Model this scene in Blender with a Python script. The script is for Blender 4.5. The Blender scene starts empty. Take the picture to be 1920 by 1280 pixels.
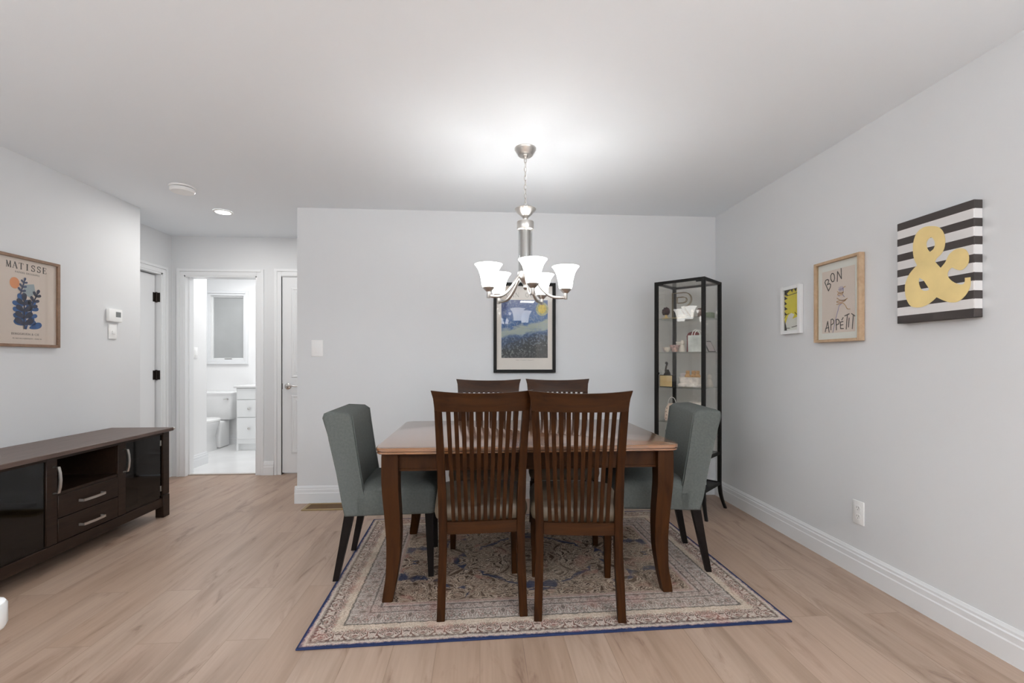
import bpy, bmesh, math, random
from mathutils import Vector, Matrix
random.seed(7)
PI = math.pi
R = math.radians
sc = bpy.context.scene
COL = sc.collection

# ------------------------------------------------------------------ camera, world, light, exposure
cam_d = bpy.data.cameras.new('camera')
cam = bpy.data.objects.new('camera', cam_d); COL.objects.link(cam)
cam.location = (0, 0, 1.18)
cam.rotation_euler = (R(90), 0, R(-4.04))
cam_d.sensor_fit = 'HORIZONTAL'; cam_d.sensor_width = 36.0
cam_d.lens = 36.0 * 850 / 1920
cam_d.shift_y = 35 / 1920
cam_d.clip_start = 0.05
sc.camera = cam

w = bpy.data.worlds.new('world'); sc.world = w; w.use_nodes = True
w.node_tree.nodes['Background'].inputs[0].default_value = (.85, .92, 1, 1)
w.node_tree.nodes['Background'].inputs[1].default_value = 0.6
sc.view_settings.view_transform = 'Standard'
sc.view_settings.look = 'None'
sc.view_settings.exposure = 0.28
sc.view_settings.gamma = 1.0
sc.view_settings.use_curve_mapping = False
sc.cycles.max_bounces = 10
sc.cycles.diffuse_bounces = 6
sc.cycles.glossy_bounces = 5
sc.cycles.transmission_bounces = 6
sc.cycles.transparent_max_bounces = 24
sc.cycles.sample_clamp_indirect = 6.0
sc.cycles.caustics_reflective = False
sc.cycles.caustics_refractive = False


def area(name, loc, rot, sx, sy, power, color=(1, 1, 1), spread=180):
    d = bpy.data.lights.new(name, 'AREA'); d.shape = 'RECTANGLE'; d.size = sx; d.size_y = sy
    d.energy = power; d.color = color; d.spread = R(spread)
    o = bpy.data.objects.new(name, d); COL.objects.link(o); o.location = loc; o.rotation_euler = rot
    return o


# added fill from unseen windows and living-area ceiling, then the hall and bathroom lamps
area('window_fill', (-0.3, -3.12, 1.25), (R(90), 0, 0), 3.4, 1.9, 5, (.93, .97, 1))  # fill light added behind the camera, set in an unseen window
area('window_fill', (2.13, -1.6, 1.45), (R(90), 0, R(90)), 1.7, 1.4, 34, (.95, .98, 1))  # fill added at an unseen right-hand window to brighten the left wall
for lx, ly in ((-1.6, -0.3), (1.0, -0.3), (-1.6, -1.9), (1.0, -1.9)):
    area('ceiling_fill_light', (lx, ly, 2.42), (0, 0, 0), .3, .3, 7, (1, .985, .97))  # overhead fill added behind the camera, no fixture modelled
for lx, ly in ((-2.2, -.9), (1.5, -.9), (-.3, -2.4)):   # upward fill added to bounce off the ceiling, no lamps modelled
    area('bounce_fill_light', (lx, ly, 1.75), (R(180), 0, 0), .4, .4, 62, (.95, .985, 1))
area('hall_lamp_light', (-2.177, 4.014, 2.425), (0, 0, 0), .10, .10, 6.5, (1, .98, .95))
area('hall_lamp_light', (-0.6, 4.4, 2.425), (0, 0, 0), .10, .10, 6, (1, .98, .95))
area('bathroom_lamp_light', (-2.9, 5.75, 2.42), (0, 0, 0), .8, .5, 16, (1, 1, 1))

# ------------------------------------------------------------------ materials
MATS = {}


def pbr(name, col, rough=.5, metal=0., spec=.5, coat=0., trans=0., emis=None, estr=0., bump=0., bscale=200., var=0., vscale=8.):
    if name in MATS: return MATS[name]
    m = bpy.data.materials.new(name); m.use_nodes = True
    nt = m.node_tree; p = nt.nodes['Principled BSDF']
    p.inputs['Base Color'].default_value = (*col, 1)
    p.inputs['Roughness'].default_value = rough
    p.inputs['Metallic'].default_value = metal
    p.inputs['Specular IOR Level'].default_value = spec
    p.inputs['Coat Weight'].default_value = coat
    p.inputs['Coat Roughness'].default_value = .12
    p.inputs['Transmission Weight'].default_value = trans
    if emis:
        p.inputs['Emission Color'].default_value = (*emis, 1); p.inputs['Emission Strength'].default_value = estr
    if bump or var:
        tc = nt.nodes.new('ShaderNodeTexCoord')
        if bump:
            n = nt.nodes.new('ShaderNodeTexNoise'); n.inputs['Scale'].default_value = bscale; n.inputs['Detail'].default_value = 4
            b = nt.nodes.new('ShaderNodeBump'); b.inputs['Strength'].default_value = bump; b.inputs['Distance'].default_value = .002
            nt.links.new(tc.outputs['Object'], n.inputs['Vector']); nt.links.new(n.outputs['Fac'], b.inputs['Height'])
            nt.links.new(b.outputs['Normal'], p.inputs['Normal'])
        if var:
            n = nt.nodes.new('ShaderNodeTexNoise'); n.inputs['Scale'].default_value = vscale; n.inputs['Detail'].default_value = 6
            r = nt.nodes.new('ShaderNodeValToRGB')
            r.color_ramp.elements[0].position = .3; r.color_ramp.elements[1].position = .7
            r.color_ramp.elements[0].color = (*[c * (1 - var) for c in col], 1)
            r.color_ramp.elements[1].color = (*[min(1, c * (1 + var)) for c in col], 1)
            nt.links.new(tc.outputs['Object'], n.inputs['Vector']); nt.links.new(n.outputs['Fac'], r.inputs['Fac'])
            nt.links.new(r.outputs['Color'], p.inputs['Base Color'])
    MATS[name] = m
    return m


def glass(name, tint, rough=.02, ior=1.45, refl=1.0):
    """thin pane: tinted transparency under a fresnel reflection"""
    m = bpy.data.materials.new(name); m.use_nodes = True
    nt = m.node_tree; nt.nodes.clear()
    out = nt.nodes.new('ShaderNodeOutputMaterial'); mix = nt.nodes.new('ShaderNodeMixShader')
    tr = nt.nodes.new('ShaderNodeBsdfTransparent'); gl = nt.nodes.new('ShaderNodeBsdfGlossy'); fr = nt.nodes.new('ShaderNodeLayerWeight')
    mul = nt.nodes.new('ShaderNodeMath'); mul.operation = 'MULTIPLY'; mul.inputs[1].default_value = refl; mul.use_clamp = True
    tr.inputs[0].default_value = (*tint, 1); gl.inputs['Roughness'].default_value = rough; fr.inputs['Blend'].default_value = .5
    f0 = ((ior - 1) / (ior + 1)) ** 2
    pw = nt.nodes.new('ShaderNodeMath'); pw.operation = 'POWER'; pw.inputs[1].default_value = 4.5
    ma = nt.nodes.new('ShaderNodeMath'); ma.operation = 'MULTIPLY_ADD'; ma.inputs[1].default_value = 1 - f0; ma.inputs[2].default_value = f0
    nt.links.new(fr.outputs['Facing'], pw.inputs[0]); nt.links.new(pw.outputs[0], ma.inputs[0]); nt.links.new(ma.outputs[0], mul.inputs[0]); nt.links.new(mul.outputs[0], mix.inputs[0])
    nt.links.new(tr.outputs[0], mix.inputs[1]); nt.links.new(gl.outputs[0], mix.inputs[2]); nt.links.new(mix.outputs[0], out.inputs[0])
    return m


def wood(name, dark, light, rough=.3, scale=(14, 14, 1.2), coat=0., detail=.5, spec=.5):
    m = bpy.data.materials.new(name); m.use_nodes = True
    nt = m.node_tree; p = nt.nodes['Principled BSDF']
    tc = nt.nodes.new('ShaderNodeTexCoord'); mp = nt.nodes.new('ShaderNodeMapping'); mp.inputs['Scale'].default_value = scale
    n = nt.nodes.new('ShaderNodeTexNoise'); n.inputs['Scale'].default_value = 3; n.inputs['Detail'].default_value = 8; n.inputs['Distortion'].default_value = .8
    r = nt.nodes.new('ShaderNodeValToRGB')
    r.color_ramp.elements[0].position = .5 - detail / 2; r.color_ramp.elements[1].position = .5 + detail / 2
    r.color_ramp.elements[0].color = (*dark, 1); r.color_ramp.elements[1].color = (*light, 1)
    nt.links.new(tc.outputs['Object'], mp.inputs['Vector']); nt.links.new(mp.outputs[0], n.inputs['Vector'])
    nt.links.new(n.outputs['Fac'], r.inputs['Fac']); nt.links.new(r.outputs['Color'], p.inputs['Base Color'])
    p.inputs['Roughness'].default_value = rough; p.inputs['Coat Weight'].default_value = coat; p.inputs['Coat Roughness'].default_value = .15
    p.inputs['Specular IOR Level'].default_value = spec
    if coat > .9: p.inputs['Coat IOR'].default_value = 1.7
    return m


def N(nt, kind, **kw):
    n = nt.nodes.new(kind)
    for k, v in kw.items():
        if k.startswith('i_'): n.inputs[k[2:].replace('_', ' ')].default_value = v
        elif k.startswith('n') and k[1:].isdigit(): n.inputs[int(k[1:])].default_value = v
        else: setattr(n, k, v)
    return n


def ramp(nt, fac, stops, interp='LINEAR'):
    r = nt.nodes.new('ShaderNodeValToRGB'); cr = r.color_ramp; cr.interpolation = interp
    while len(cr.elements) < len(stops): cr.elements.new(.5)
    for e, (p, c) in zip(cr.elements, stops):
        e.position = p; e.color = (*c, 1) if len(c) == 3 else c
    nt.links.new(fac, r.inputs['Fac'])
    return r.outputs['Color']


def mixc(nt, fac, a, b, blend='MIX'):
    m = nt.nodes.new('ShaderNodeMix'); m.data_type = 'RGBA'; m.blend_type = blend
    for sock, v in ((m.inputs[0], fac), (m.inputs[6], a), (m.inputs[7], b)):
        if hasattr(v, 'links'): nt.links.new(v, sock)
        elif isinstance(v, (int, float)): sock.default_value = v
        else: sock.default_value = (*v, 1)
    return m.outputs[2]


def math_(nt, op, a, b=None, clamp=False):
    m = nt.nodes.new('ShaderNodeMath'); m.operation = op; m.use_clamp = clamp
    for i, v in enumerate((a, b)):
        if v is None: continue
        if hasattr(v, 'links'): nt.links.new(v, m.inputs[i])
        else: m.inputs[i].default_value = v
    return m.outputs[0]


def floor_material():
    m = bpy.data.materials.new('oak_laminate'); m.use_nodes = True
    nt = m.node_tree; p = nt.nodes['Principled BSDF']
    tc = N(nt, 'ShaderNodeTexCoord'); sep = N(nt, 'ShaderNodeSeparateXYZ'); nt.links.new(tc.outputs['Object'], sep.inputs[0])
    X, Y = sep.outputs[0], sep.outputs[1]
    cmb = N(nt, 'ShaderNodeCombineXYZ'); nt.links.new(Y, cmb.inputs[0]); nt.links.new(X, cmb.inputs[1])
    br = N(nt, 'ShaderNodeTexBrick', offset=.37, offset_frequency=2, squash=1.0)
    for k, v in (('Scale', 1.0), ('Mortar Size', .002), ('Mortar Smooth', .2), ('Bias', 0.0), ('Brick Width', 1.22), ('Row Height', .178)):
        br.inputs[k].default_value = v
    br.inputs['Color1'].default_value = (0, 0, 0, 1); br.inputs['Color2'].default_value = (1, 1, 1, 1); br.inputs['Mortar'].default_value = (.5, .5, .5, 1)
    nt.links.new(cmb.outputs[0], br.inputs['Vector'])
    rgb = N(nt, 'ShaderNodeSeparateColor'); nt.links.new(br.outputs['Color'], rgb.inputs[0])
    rnd = rgb.outputs[0]
    off = math_(nt, 'MULTIPLY', rnd, 37.0)
    v2 = N(nt, 'ShaderNodeCombineXYZ')
    nt.links.new(math_(nt, 'MULTIPLY', X, 8.0), v2.inputs[0]); nt.links.new(math_(nt, 'MULTIPLY', Y, .95), v2.inputs[1]); nt.links.new(off, v2.inputs[2])
    n1 = N(nt, 'ShaderNodeTexNoise', i_Scale=1.0, i_Detail=5.0, i_Distortion=.6); nt.links.new(v2.outputs[0], n1.inputs['Vector'])
    v3 = N(nt, 'ShaderNodeCombineXYZ')
    nt.links.new(math_(nt, 'MULTIPLY', X, 90.0), v3.inputs[0]); nt.links.new(math_(nt, 'MULTIPLY', Y, 4.0), v3.inputs[1]); nt.links.new(off, v3.inputs[2])
    n2 = N(nt, 'ShaderNodeTexNoise', i_Scale=1.0, i_Detail=4.0); nt.links.new(v3.outputs[0], n2.inputs['Vector'])
    base = ramp(nt, rnd, [(0, (.355, .246, .181)), (.35, (.377, .266, .200)), (.7, (.396, .288, .221)), (1, (.366, .249, .185))])
    grain = ramp(nt, n1.outputs['Fac'], [(.26, (.70, .665, .635)), (.40, (.90, .885, .87)), (.5, (1, 1, 1)), (.74, (1.08, 1.09, 1.10))])
    c = mixc(nt, 1.0, base, grain, 'MULTIPLY')
    fine = ramp(nt, n2.outputs['Fac'], [(.3, (.93, .92, .915)), (.7, (1.04, 1.04, 1.04))])
    c = mixc(nt, 1.0, c, fine, 'MULTIPLY')
    # knots
    vk = N(nt, 'ShaderNodeCombineXYZ')
    nt.links.new(math_(nt, 'MULTIPLY', X, 3.4), vk.inputs[0]); nt.links.new(math_(nt, 'MULTIPLY', Y, 1.15), vk.inputs[1])
    vo = N(nt, 'ShaderNodeTexVoronoi', i_Scale=1.0); nt.links.new(vk.outputs[0], vo.inputs['Vector'])
    kn = ramp(nt, vo.outputs['Distance'], [(.0, (.5, .42, .38)), (.05, (.72, .66, .62)), (.11, (1, 1, 1))])
    c = mixc(nt, .9, c, mixc(nt, 1.0, c, kn, 'MULTIPLY'))
    v4 = N(nt, 'ShaderNodeCombineXYZ')
    nt.links.new(math_(nt, 'MULTIPLY', X, 9.0), v4.inputs[0]); nt.links.new(math_(nt, 'MULTIPLY', Y, 2.1), v4.inputs[1]); nt.links.new(off, v4.inputs[2])
    n4 = N(nt, 'ShaderNodeTexNoise', i_Scale=1.0, i_Detail=6.0, i_Roughness=.62, i_Distortion=1.4); nt.links.new(v4.outputs[0], n4.inputs['Vector'])
    c = mixc(nt, 1.0, c, ramp(nt, n4.outputs['Fac'], [(.30, (.62, .57, .56)), (.37, (.86, .83, .82)), (.45, (1, 1, 1)), (.6, (1, 1, 1)), (.75, (1.06, 1.06, 1.05))]), 'MULTIPLY')
    c = mixc(nt, math_(nt, 'MULTIPLY', br.outputs['Fac'], .5), c, (.20, .13, .09))
    nt.links.new(c, p.inputs['Base Color'])
    p.inputs['Roughness'].default_value = .42; p.inputs['Specular IOR Level'].default_value = .45
    b = N(nt, 'ShaderNodeBump', i_Strength=.12, i_Distance=.001); nt.links.new(n2.outputs['Fac'], b.inputs['Height']); nt.links.new(b.outputs[0], p.inputs['Normal'])
    return m


def rug_material(hx, hy):
    m = bpy.data.materials.new('persian_rug'); m.use_nodes = True
    nt = m.node_tree; p = nt.nodes['Principled BSDF']
    tc = N(nt, 'ShaderNodeTexCoord'); sep = N(nt, 'ShaderNodeSeparateXYZ'); nt.links.new(tc.outputs['Object'], sep.inputs[0])
    wob = N(nt, 'ShaderNodeTexNoise', i_Scale=60.0, i_Detail=3.0); nt.links.new(tc.outputs['Object'], wob.inputs['Vector'])
    ax = math_(nt, 'ABSOLUTE', sep.outputs[0]); ay = math_(nt, 'ABSOLUTE', sep.outputs[1])
    dx = math_(nt, 'SUBTRACT', hx, ax); dy = math_(nt, 'SUBTRACT', hy, ay)
    d = math_(nt, 'MINIMUM', dx, dy)
    dw = math_(nt, 'ADD', d, math_(nt, 'MULTIPLY', math_(nt, 'SUBTRACT', wob.outputs['Fac'], .5), .022))
    # running coordinate along the border so motifs repeat along it
    run = math_(nt, 'MAXIMUM', math_(nt, 'MULTIPLY', math_(nt, 'GREATER_THAN', dy, dx), ay), math_(nt, 'MULTIPLY', math_(nt, 'GREATER_THAN', dx, dy), ax))
    base = ramp(nt, math_(nt, 'MULTIPLY', dw, 2.0), [
        (0, (.030, .045, .11)), (.024, (.03, .045, .11)), (.036, (.40, .29, .27)), (.055, (.54, .47, .40)), (.085, (.16, .13, .12)),
        (.10, (.50, .43, .37)), (.20, (.49, .39, .34)), (.235, (.56, .47, .38)), (.29, (.56, .46, .37)), (.305, (.08, .075, .07)), (.32, (.46, .40, .36)),
        (.47, (.46, .39, .35)), (.485, (.10, .085, .08)), (.50, (.46, .38, .34)), (.56, (.45, .37, .33)), (.575, (.10, .085, .08)), (.59, (.45, .37, .33)), (.62, (.34, .22, .19)), (.64, (.40, .325, .265)), (1, (.37, .30, .245))])
    sym = N(nt, 'ShaderNodeCombineXYZ'); nt.links.new(ax, sym.inputs[0]); nt.links.new(ay, sym.inputs[1])
    bor = N(nt, 'ShaderNodeCombineXYZ')
    nt.links.new(math_(nt, 'ABSOLUTE', math_(nt, 'SUBTRACT', math_(nt, 'FRACT', math_(nt, 'MULTIPLY', run, 7.0)), .5)), bor.inputs[0])
    nt.links.new(math_(nt, 'MULTIPLY', d, 5.0), bor.inputs[1])
    # border flowers
    nb = N(nt, 'ShaderNodeTexNoise', i_Scale=5.2, i_Detail=3.0, i_Distortion=1.2); nt.links.new(bor.outputs[0], nb.inputs['Vector'])
    bmask = ramp(nt, math_(nt, 'MULTIPLY', d, 2.0), [(0, (0, 0, 0)), (.05, (0, 0, 0)), (.10, (1, 1, 1)), (.21, (1, 1, 1)), (.24, (.25, .25, .25)), (.31, (.2, .2, .2)), (.35, (.8, .8, .8)), (.44, (.8, .8, .8)), (.48, (.1, .1, .1)), (.52, (.7, .7, .7)), (.56, (.6, .6, .6)), (.6, (.0, 0, 0))])
    mot = ramp(nt, nb.outputs['Fac'], [(.34, (.10, .07, .06)), (.42, (.30, .11, .09)), (.45, (1, 1, 1)), (.51, (1, 1, 1)), (.535, (.10, .085, .075)), (.575, (.2, .14, .12)), (.60, (1, 1, 1)), (.65, (.5, .2, .17)), (.72, (.12, .10, .09))])
    motk = mixc(nt, bmask, (1, 1, 1), mot)
    c = mixc(nt, .85, base, mixc(nt, 1.0, base, motk, 'MULTIPLY'))
    # field: mirrored blue and red floral figure
    fmask = ramp(nt, math_(nt, 'MULTIPLY', d, 2.0), [(.62, (0, 0, 0)), (.66, (1, 1, 1))])
    nf = N(nt, 'ShaderNodeTexNoise', i_Scale=6.5, i_Detail=3.0, i_Distortion=.7); nt.links.new(sym.outputs[0], nf.inputs['Vector'])
    rr = math_(nt, 'ADD', math_(nt, 'MULTIPLY', ax, 1.45), math_(nt, 'MULTIPLY', ay, 2.3))
    ring = ramp(nt, math_(nt, 'MULTIPLY', math_(nt, 'ADD', rr, math_(nt, 'MULTIPLY', math_(nt, 'SUBTRACT', nf.outputs['Fac'], .5), 1.5)), .5), [(.33, (0, 0, 0)), (.345, (1, 1, 1)), (.42, (1, 1, 1)), (.435, (0, 0, 0)), (.57, (0, 0, 0)), (.585, (1, 1, 1)), (.69, (1, 1, 1)), (.705, (0, 0, 0))])
    brk = N(nt, 'ShaderNodeTexNoise', i_Scale=4.2, i_Detail=2.0); nt.links.new(sym.outputs[0], brk.inputs['Vector'])
    blue = math_(nt, 'MULTIPLY', ring, ramp(nt, brk.outputs['Fac'], [(.495, (0, 0, 0)), (.525, (1, 1, 1))]))
    nl = N(nt, 'ShaderNodeTexNoise', i_Scale=7.5, i_Detail=3.0, i_Distortion=2.8); nt.links.new(sym.outputs[0], nl.inputs['Vector'])
    lines = ramp(nt, nl.outputs['Fac'], [(.36, (.22, .17, .14)), (.42, (.75, .68, .63)), (.455, (1.15, 1.1, 1.05)), (.475, (.13, .10, .085)), (.495, (.16, .12, .1)), (.515, (1.25, 1.2, 1.15)), (.56, (.9, .82, .76)), (.59, (.2, .15, .125)), (.62, (.9, .8, .75)), (.70, (.4, .27, .24))])
    fc = mixc(nt, 1.0, base, lines, 'MULTIPLY')
    fc = mixc(nt, math_(nt, 'MULTIPLY', blue, .9), fc, (.022, .034, .075))
    nr = N(nt, 'ShaderNodeTexNoise', i_Scale=7.0, i_Detail=2.0); nt.links.new(sym.outputs[0], nr.inputs['Vector'])
    red = ramp(nt, nr.outputs['Fac'], [(.62, (0, 0, 0)), (.68, (1, 1, 1))])
    fc = mixc(nt, math_(nt, 'MULTIPLY', red, .45), fc, (.33, .12, .10))
    c = mixc(nt, fmask, c, fc)
    # worn, uneven dye and woven speckle
    big = N(nt, 'ShaderNodeTexNoise', i_Scale=2.3, i_Detail=4.0); nt.links.new(tc.outputs['Object'], big.inputs['Vector'])
    c = mixc(nt, math_(nt, 'MULTIPLY', ramp(nt, big.outputs['Fac'], [(.45, (0, 0, 0)), (.7, (1, 1, 1))]), .22), c, (.50, .41, .31))
    big2 = N(nt, 'ShaderNodeTexNoise', i_Scale=5.0, i_Detail=3.0); nt.links.new(sep.outputs[0], big2.inputs['Vector']); nt.links.new(tc.outputs['Object'], big2.inputs['Vector'])
    c = mixc(nt, math_(nt, 'MULTIPLY', ramp(nt, big2.outputs['Fac'], [(.58, (0, 0, 0)), (.68, (1, 1, 1))]), .22), c, (.45, .16, .13))
    sp = N(nt, 'ShaderNodeTexNoise', i_Scale=210.0, i_Detail=2.0); nt.links.new(tc.outputs['Object'], sp.inputs['Vector'])
    c = mixc(nt, 1.0, c, ramp(nt, sp.outputs['Fac'], [(.3, (.66, .64, .63)), (.5, (1, 1, 1)), (.7, (1.2, 1.2, 1.2))]), 'MULTIPLY')
    edge = math_(nt, 'LESS_THAN', d, .009)
    c = mixc(nt, edge, c, (.022, .032, .085))
    nt.links.new(c, p.inputs['Base Color'])
    p.inputs['Roughness'].default_value = .95; p.inputs['Specular IOR Level'].default_value = .1
    b = N(nt, 'ShaderNodeBump', i_Strength=.5, i_Distance=.004); nt.links.new(sp.outputs['Fac'], b.inputs['Height']); nt.links.new(b.outputs[0], p.inputs['Normal'])
    return m


M = {
    'wall': pbr('wall_paint', (.728, .738, .748), .6, spec=.3, bump=.05, bscale=350),
    'ceil': pbr('ceiling_paint', (.865, .905, .94), .85, spec=.15, bump=.05, bscale=250),
    'trim': pbr('trim_paint', (.80, .81, .82), .35),
    'door': pbr('door_paint', (.80, .81, .82), .38),
    'bathwall': pbr('bathroom_paint', (.86, .86, .86), .5),
    'floor': floor_material(),
    'tile': pbr('bathroom_tile', (.80, .80, .80), .25, var=.05, vscale=3),
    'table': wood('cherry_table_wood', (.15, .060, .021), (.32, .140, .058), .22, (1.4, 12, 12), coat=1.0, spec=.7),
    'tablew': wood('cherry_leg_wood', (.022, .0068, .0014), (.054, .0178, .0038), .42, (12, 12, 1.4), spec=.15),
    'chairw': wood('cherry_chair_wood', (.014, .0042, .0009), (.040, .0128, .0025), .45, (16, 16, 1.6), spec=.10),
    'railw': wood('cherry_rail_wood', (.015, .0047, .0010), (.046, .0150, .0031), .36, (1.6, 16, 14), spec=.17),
    'leather': pbr('taupe_leather', (.115, .085, .056), .5, bump=.15, bscale=160, var=.15, vscale=20),
    'fabric': pbr('sage_grey_fabric', (.112, .120, .113), .95, spec=.1, bump=.5, bscale=420, var=.10, vscale=90),
    'piping': pbr('sage_grey_piping', (.115, .125, .117), .9, spec=.1),
    'darkleg': pbr('espresso_leg', (.007, .0045, .0038), .5, spec=.15, var=.3, vscale=12),
    'tv': wood('espresso_wood', (.013, .0065, .004), (.030, .016, .010), .42, (16, 1.6, 16), spec=.25),
    'tvtop': wood('espresso_top', (.070, .043, .034), (.150, .098, .080), .40, (22, 1.3, 16), spec=.5),
    'tvin': pbr('espresso_inside', (.008, .006, .005), .6),
    'nickel': pbr('brushed_nickel', (.60, .58, .55), .36, 1.0),
    'satin': pbr('satin_nickel', (.66, .64, .62), .22, 1.0),
    'black': pbr('black_metal', (.008, .007, .006), .45, .0, spec=.2),
    'bronze': pbr('oil_rubbed_bronze', (.028, .02, .016), .4, .6),
    'shade': pbr('opal_glass', (.9, .9, .9), .3, emis=(1, .99, .975), estr=6.0),
    'lamp': pbr('lamp_lens', (.9, .9, .9), .4, emis=(1, .98, .95), estr=14.0),
    'white': pbr('white_plastic', (.90, .90, .89), .35),
    'whitep': pbr('white_lacquer', (.85, .86, .86), .25),
    'porc': pbr('porcelain', (.86, .86, .86), .12),
    'screen': pbr('grey_screen', (.20, .21, .21), .3),
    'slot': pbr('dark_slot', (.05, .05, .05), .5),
    'brass': pbr('aged_brass', (.36, .25, .11), .38, .7),
    'ventdark': pbr('vent_slats', (.16, .085, .03), .5, .4),
    'clear': glass('clear_pane', (.965, .965, .95), .01, 1.42),
    'cabglass': glass('cabinet_glass', (.972, .966, .948), .01, 1.5),
    'shelfglass': glass('shelf_glass', (.92, .945, .925), .02, 1.5),
    'smoke': glass('smoked_glass', (.25, .235, .22), .05, 1.62),
    'tube': glass('clear_tube', (.93, .935, .935), .05, 1.9),
    'frosted': pbr('frosted_pane', (.42, .43, .43), .25, var=.10, vscale=2.0),
    'oakf': wood('oak_frame', (.46, .31, .19), (.58, .42, .27), .5, (10, 10, 10)),
    'walnutf': wood('walnut_frame', (.20, .12, .075), (.30, .185, .12), .5, (10, 10, 10)),
    'paper': pbr('blush_paper', (.84, .73, .68), .8),
    'paperm': pbr('rose_paper', (.83, .71, .655), .8),
    'mat': pbr('white_mat', (.90, .91, .89), .8),
    'ink': pbr('dark_ink', (.07, .055, .05), .7),
    'inkg': pbr('grey_ink', (.33, .28, .26), .7),
    'navy': pbr('navy_print', (.040, .045, .095), .8, var=.3, vscale=30),
    'blue': pbr('blue_print', (.035, .12, .36), .8, var=.25, vscale=30),
    'pale': pbr('pale_blue_print', (.40, .47, .53), .8),
    'orange': pbr('orange_print', (.85, .33, .14), .8),
    'purple': pbr('violet_crayon', (.30, .27, .52), .8),
    'noodle': pbr('ochre_crayon', (.66, .38, .17), .8),
    'gold': pbr('gold_foil', (.88, .68, .31), .42, .45, var=.10, vscale=6),
    'brownink': pbr('brown_black_paint', (.050, .040, .037), .6),
    'canvas': pbr('canvas_white', (.76, .74, .73), .8, bump=.1, bscale=600),
    'yellow': pbr('yellow_print', (.88, .76, .08), .6, var=.08, vscale=10),
}

# ------------------------------------------------------------------ geometry helpers


def tag(o, label, cat, group=None):
    o['label'] = label; o['category'] = cat
    if group: o['group'] = group
    return o


def thing(name, label, cat, loc=(0, 0, 0), rz=0., group=None):
    o = bpy.data.objects.new(name, None); COL.objects.link(o)
    o.empty_display_size = .1
    o.location = loc; o.rotation_euler = (0, 0, rz)
    return tag(o, label, cat, group)


def obj(name, bm, mat, parent=None, smooth=True, angle=38, loc=None, label=None):
    bm.normal_update()
    bmesh.ops.recalc_face_normals(bm, faces=bm.faces[:])
    if smooth:
        for f in bm.faces: f.smooth = True
        for e in bm.edges:
            if len(e.link_faces) == 2:
                try: e.smooth = e.calc_face_angle() < R(angle)
                except ValueError: e.smooth = False
    me = bpy.data.meshes.new(name); bm.to_mesh(me); bm.free()
    me.materials.append(M[mat] if isinstance(mat, str) else mat)
    o = bpy.data.objects.new(name, me); COL.objects.link(o)
    if parent is not None: o.parent = parent
    if loc: o.location = loc
    if label: o['label'] = label
    return o


def struct(name, bm, mat, parent=None, **k):
    o = obj(name, bm, mat, parent, **k)
    if parent is None: o['kind'] = 'structure'
    return o


def B(): return bmesh.new()


def box(bm, x0, y0, z0, x1, y1, z1, bev=0., seg=1):
    vs = [bm.verts.new((x, y, z)) for x in (x0, x1) for y in (y0, y1) for z in (z0, z1)]
    q = [(0, 1, 3, 2), (4, 6, 7, 5), (0, 4, 5, 1), (2, 3, 7, 6), (0, 2, 6, 4), (1, 5, 7, 3)]
    fs = [bm.faces.new([vs[i] for i in f]) for f in q]
    if bev:
        es = list({e for f in fs for e in f.edges})
        bmesh.ops.bevel(bm, geom=es, offset=bev, segments=seg, profile=.5, affect='EDGES', clamp_overlap=True)
    return bm


def prism(bm, pts, axis, t0, t1):
    """2-D outline extruded along an axis; pts are (u,v) on the two other axes in xyz order"""
    def P(u, v, t):
        return {'x': (t, u, v), 'y': (u, t, v), 'z': (u, v, t)}[axis]
    a = [bm.verts.new(P(u, v, t0)) for u, v in pts]; b = [bm.verts.new(P(u, v, t1)) for u, v in pts]
    n = len(pts)
    bm.faces.new(a[::-1]); bm.faces.new(b)
    for i in range(n): bm.faces.new((a[i], a[(i + 1) % n], b[(i + 1) % n], b[i]))
    return bm


def loft(bm, rings, cap=True):
    L = [[bm.verts.new(p) for p in r] for r in rings]
    n = len(L[0])
    for a, b in zip(L, L[1:]):
        for i in range(n): bm.faces.new((a[i], a[(i + 1) % n], b[(i + 1) % n], b[i]))
    if cap:
        bm.faces.new(L[0][::-1]); bm.faces.new(L[-1])
    return bm


def lathe(bm, prof, cx=0, cy=0, z=0, n=24, cap=True):
    return loft(bm, [[(cx + r * math.cos(2 * PI * i / n), cy + r * math.sin(2 * PI * i / n), z + h) for i in range(n)] for r, h in prof], cap)


def tube(bm, pts, r, n=8):
    pts = [Vector(p) for p in pts]; rs = r if isinstance(r, (list, tuple)) else [r] * len(pts)
    rings = []; up = None
    for i, p in enumerate(pts):
        t = (pts[min(i + 1, len(pts) - 1)] - pts[max(i - 1, 0)]).normalized()
        if up is None:
            up = Vector((0, 0, 1)) if abs(t.z) < .9 else Vector((1, 0, 0))
        up = (up - t * up.dot(t)).normalized(); s = t.cross(up)
        rings.append([tuple(p + (up * math.cos(a) + s * math.sin(a)) * rs[i]) for a in [2 * PI * k / n for k in range(n)]])
    return loft(bm, rings)


def post(bm, secs):
    """square-section post: (x, y, z, half width x, half width y)"""
    return loft(bm, [[(x - a, y - b, z), (x + a, y - b, z), (x + a, y + b, z), (x - a, y + b, z)] for x, y, z, a, b in secs])


def arc(fn, n): return [fn(i / (n - 1)) for i in range(n)]


def crom(keys, n=4):
    """smooth list of tuples through the keys (Catmull-Rom)"""
    out = []
    for i in range(len(keys) - 1):
        p0, p1, p2, p3 = keys[max(i - 1, 0)], keys[i], keys[i + 1], keys[min(i + 2, len(keys) - 1)]
        for k in range(n):
            t = k / n
            out.append(tuple(.5 * (2 * b + (c - a) * t + (2 * a - 5 * b + 4 * c - d) * t * t + (3 * b - a - 3 * c + d) * t ** 3) for a, b, c, d in zip(p0, p1, p2, p3)))
    out.append(tuple(keys[-1])); return out


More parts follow.
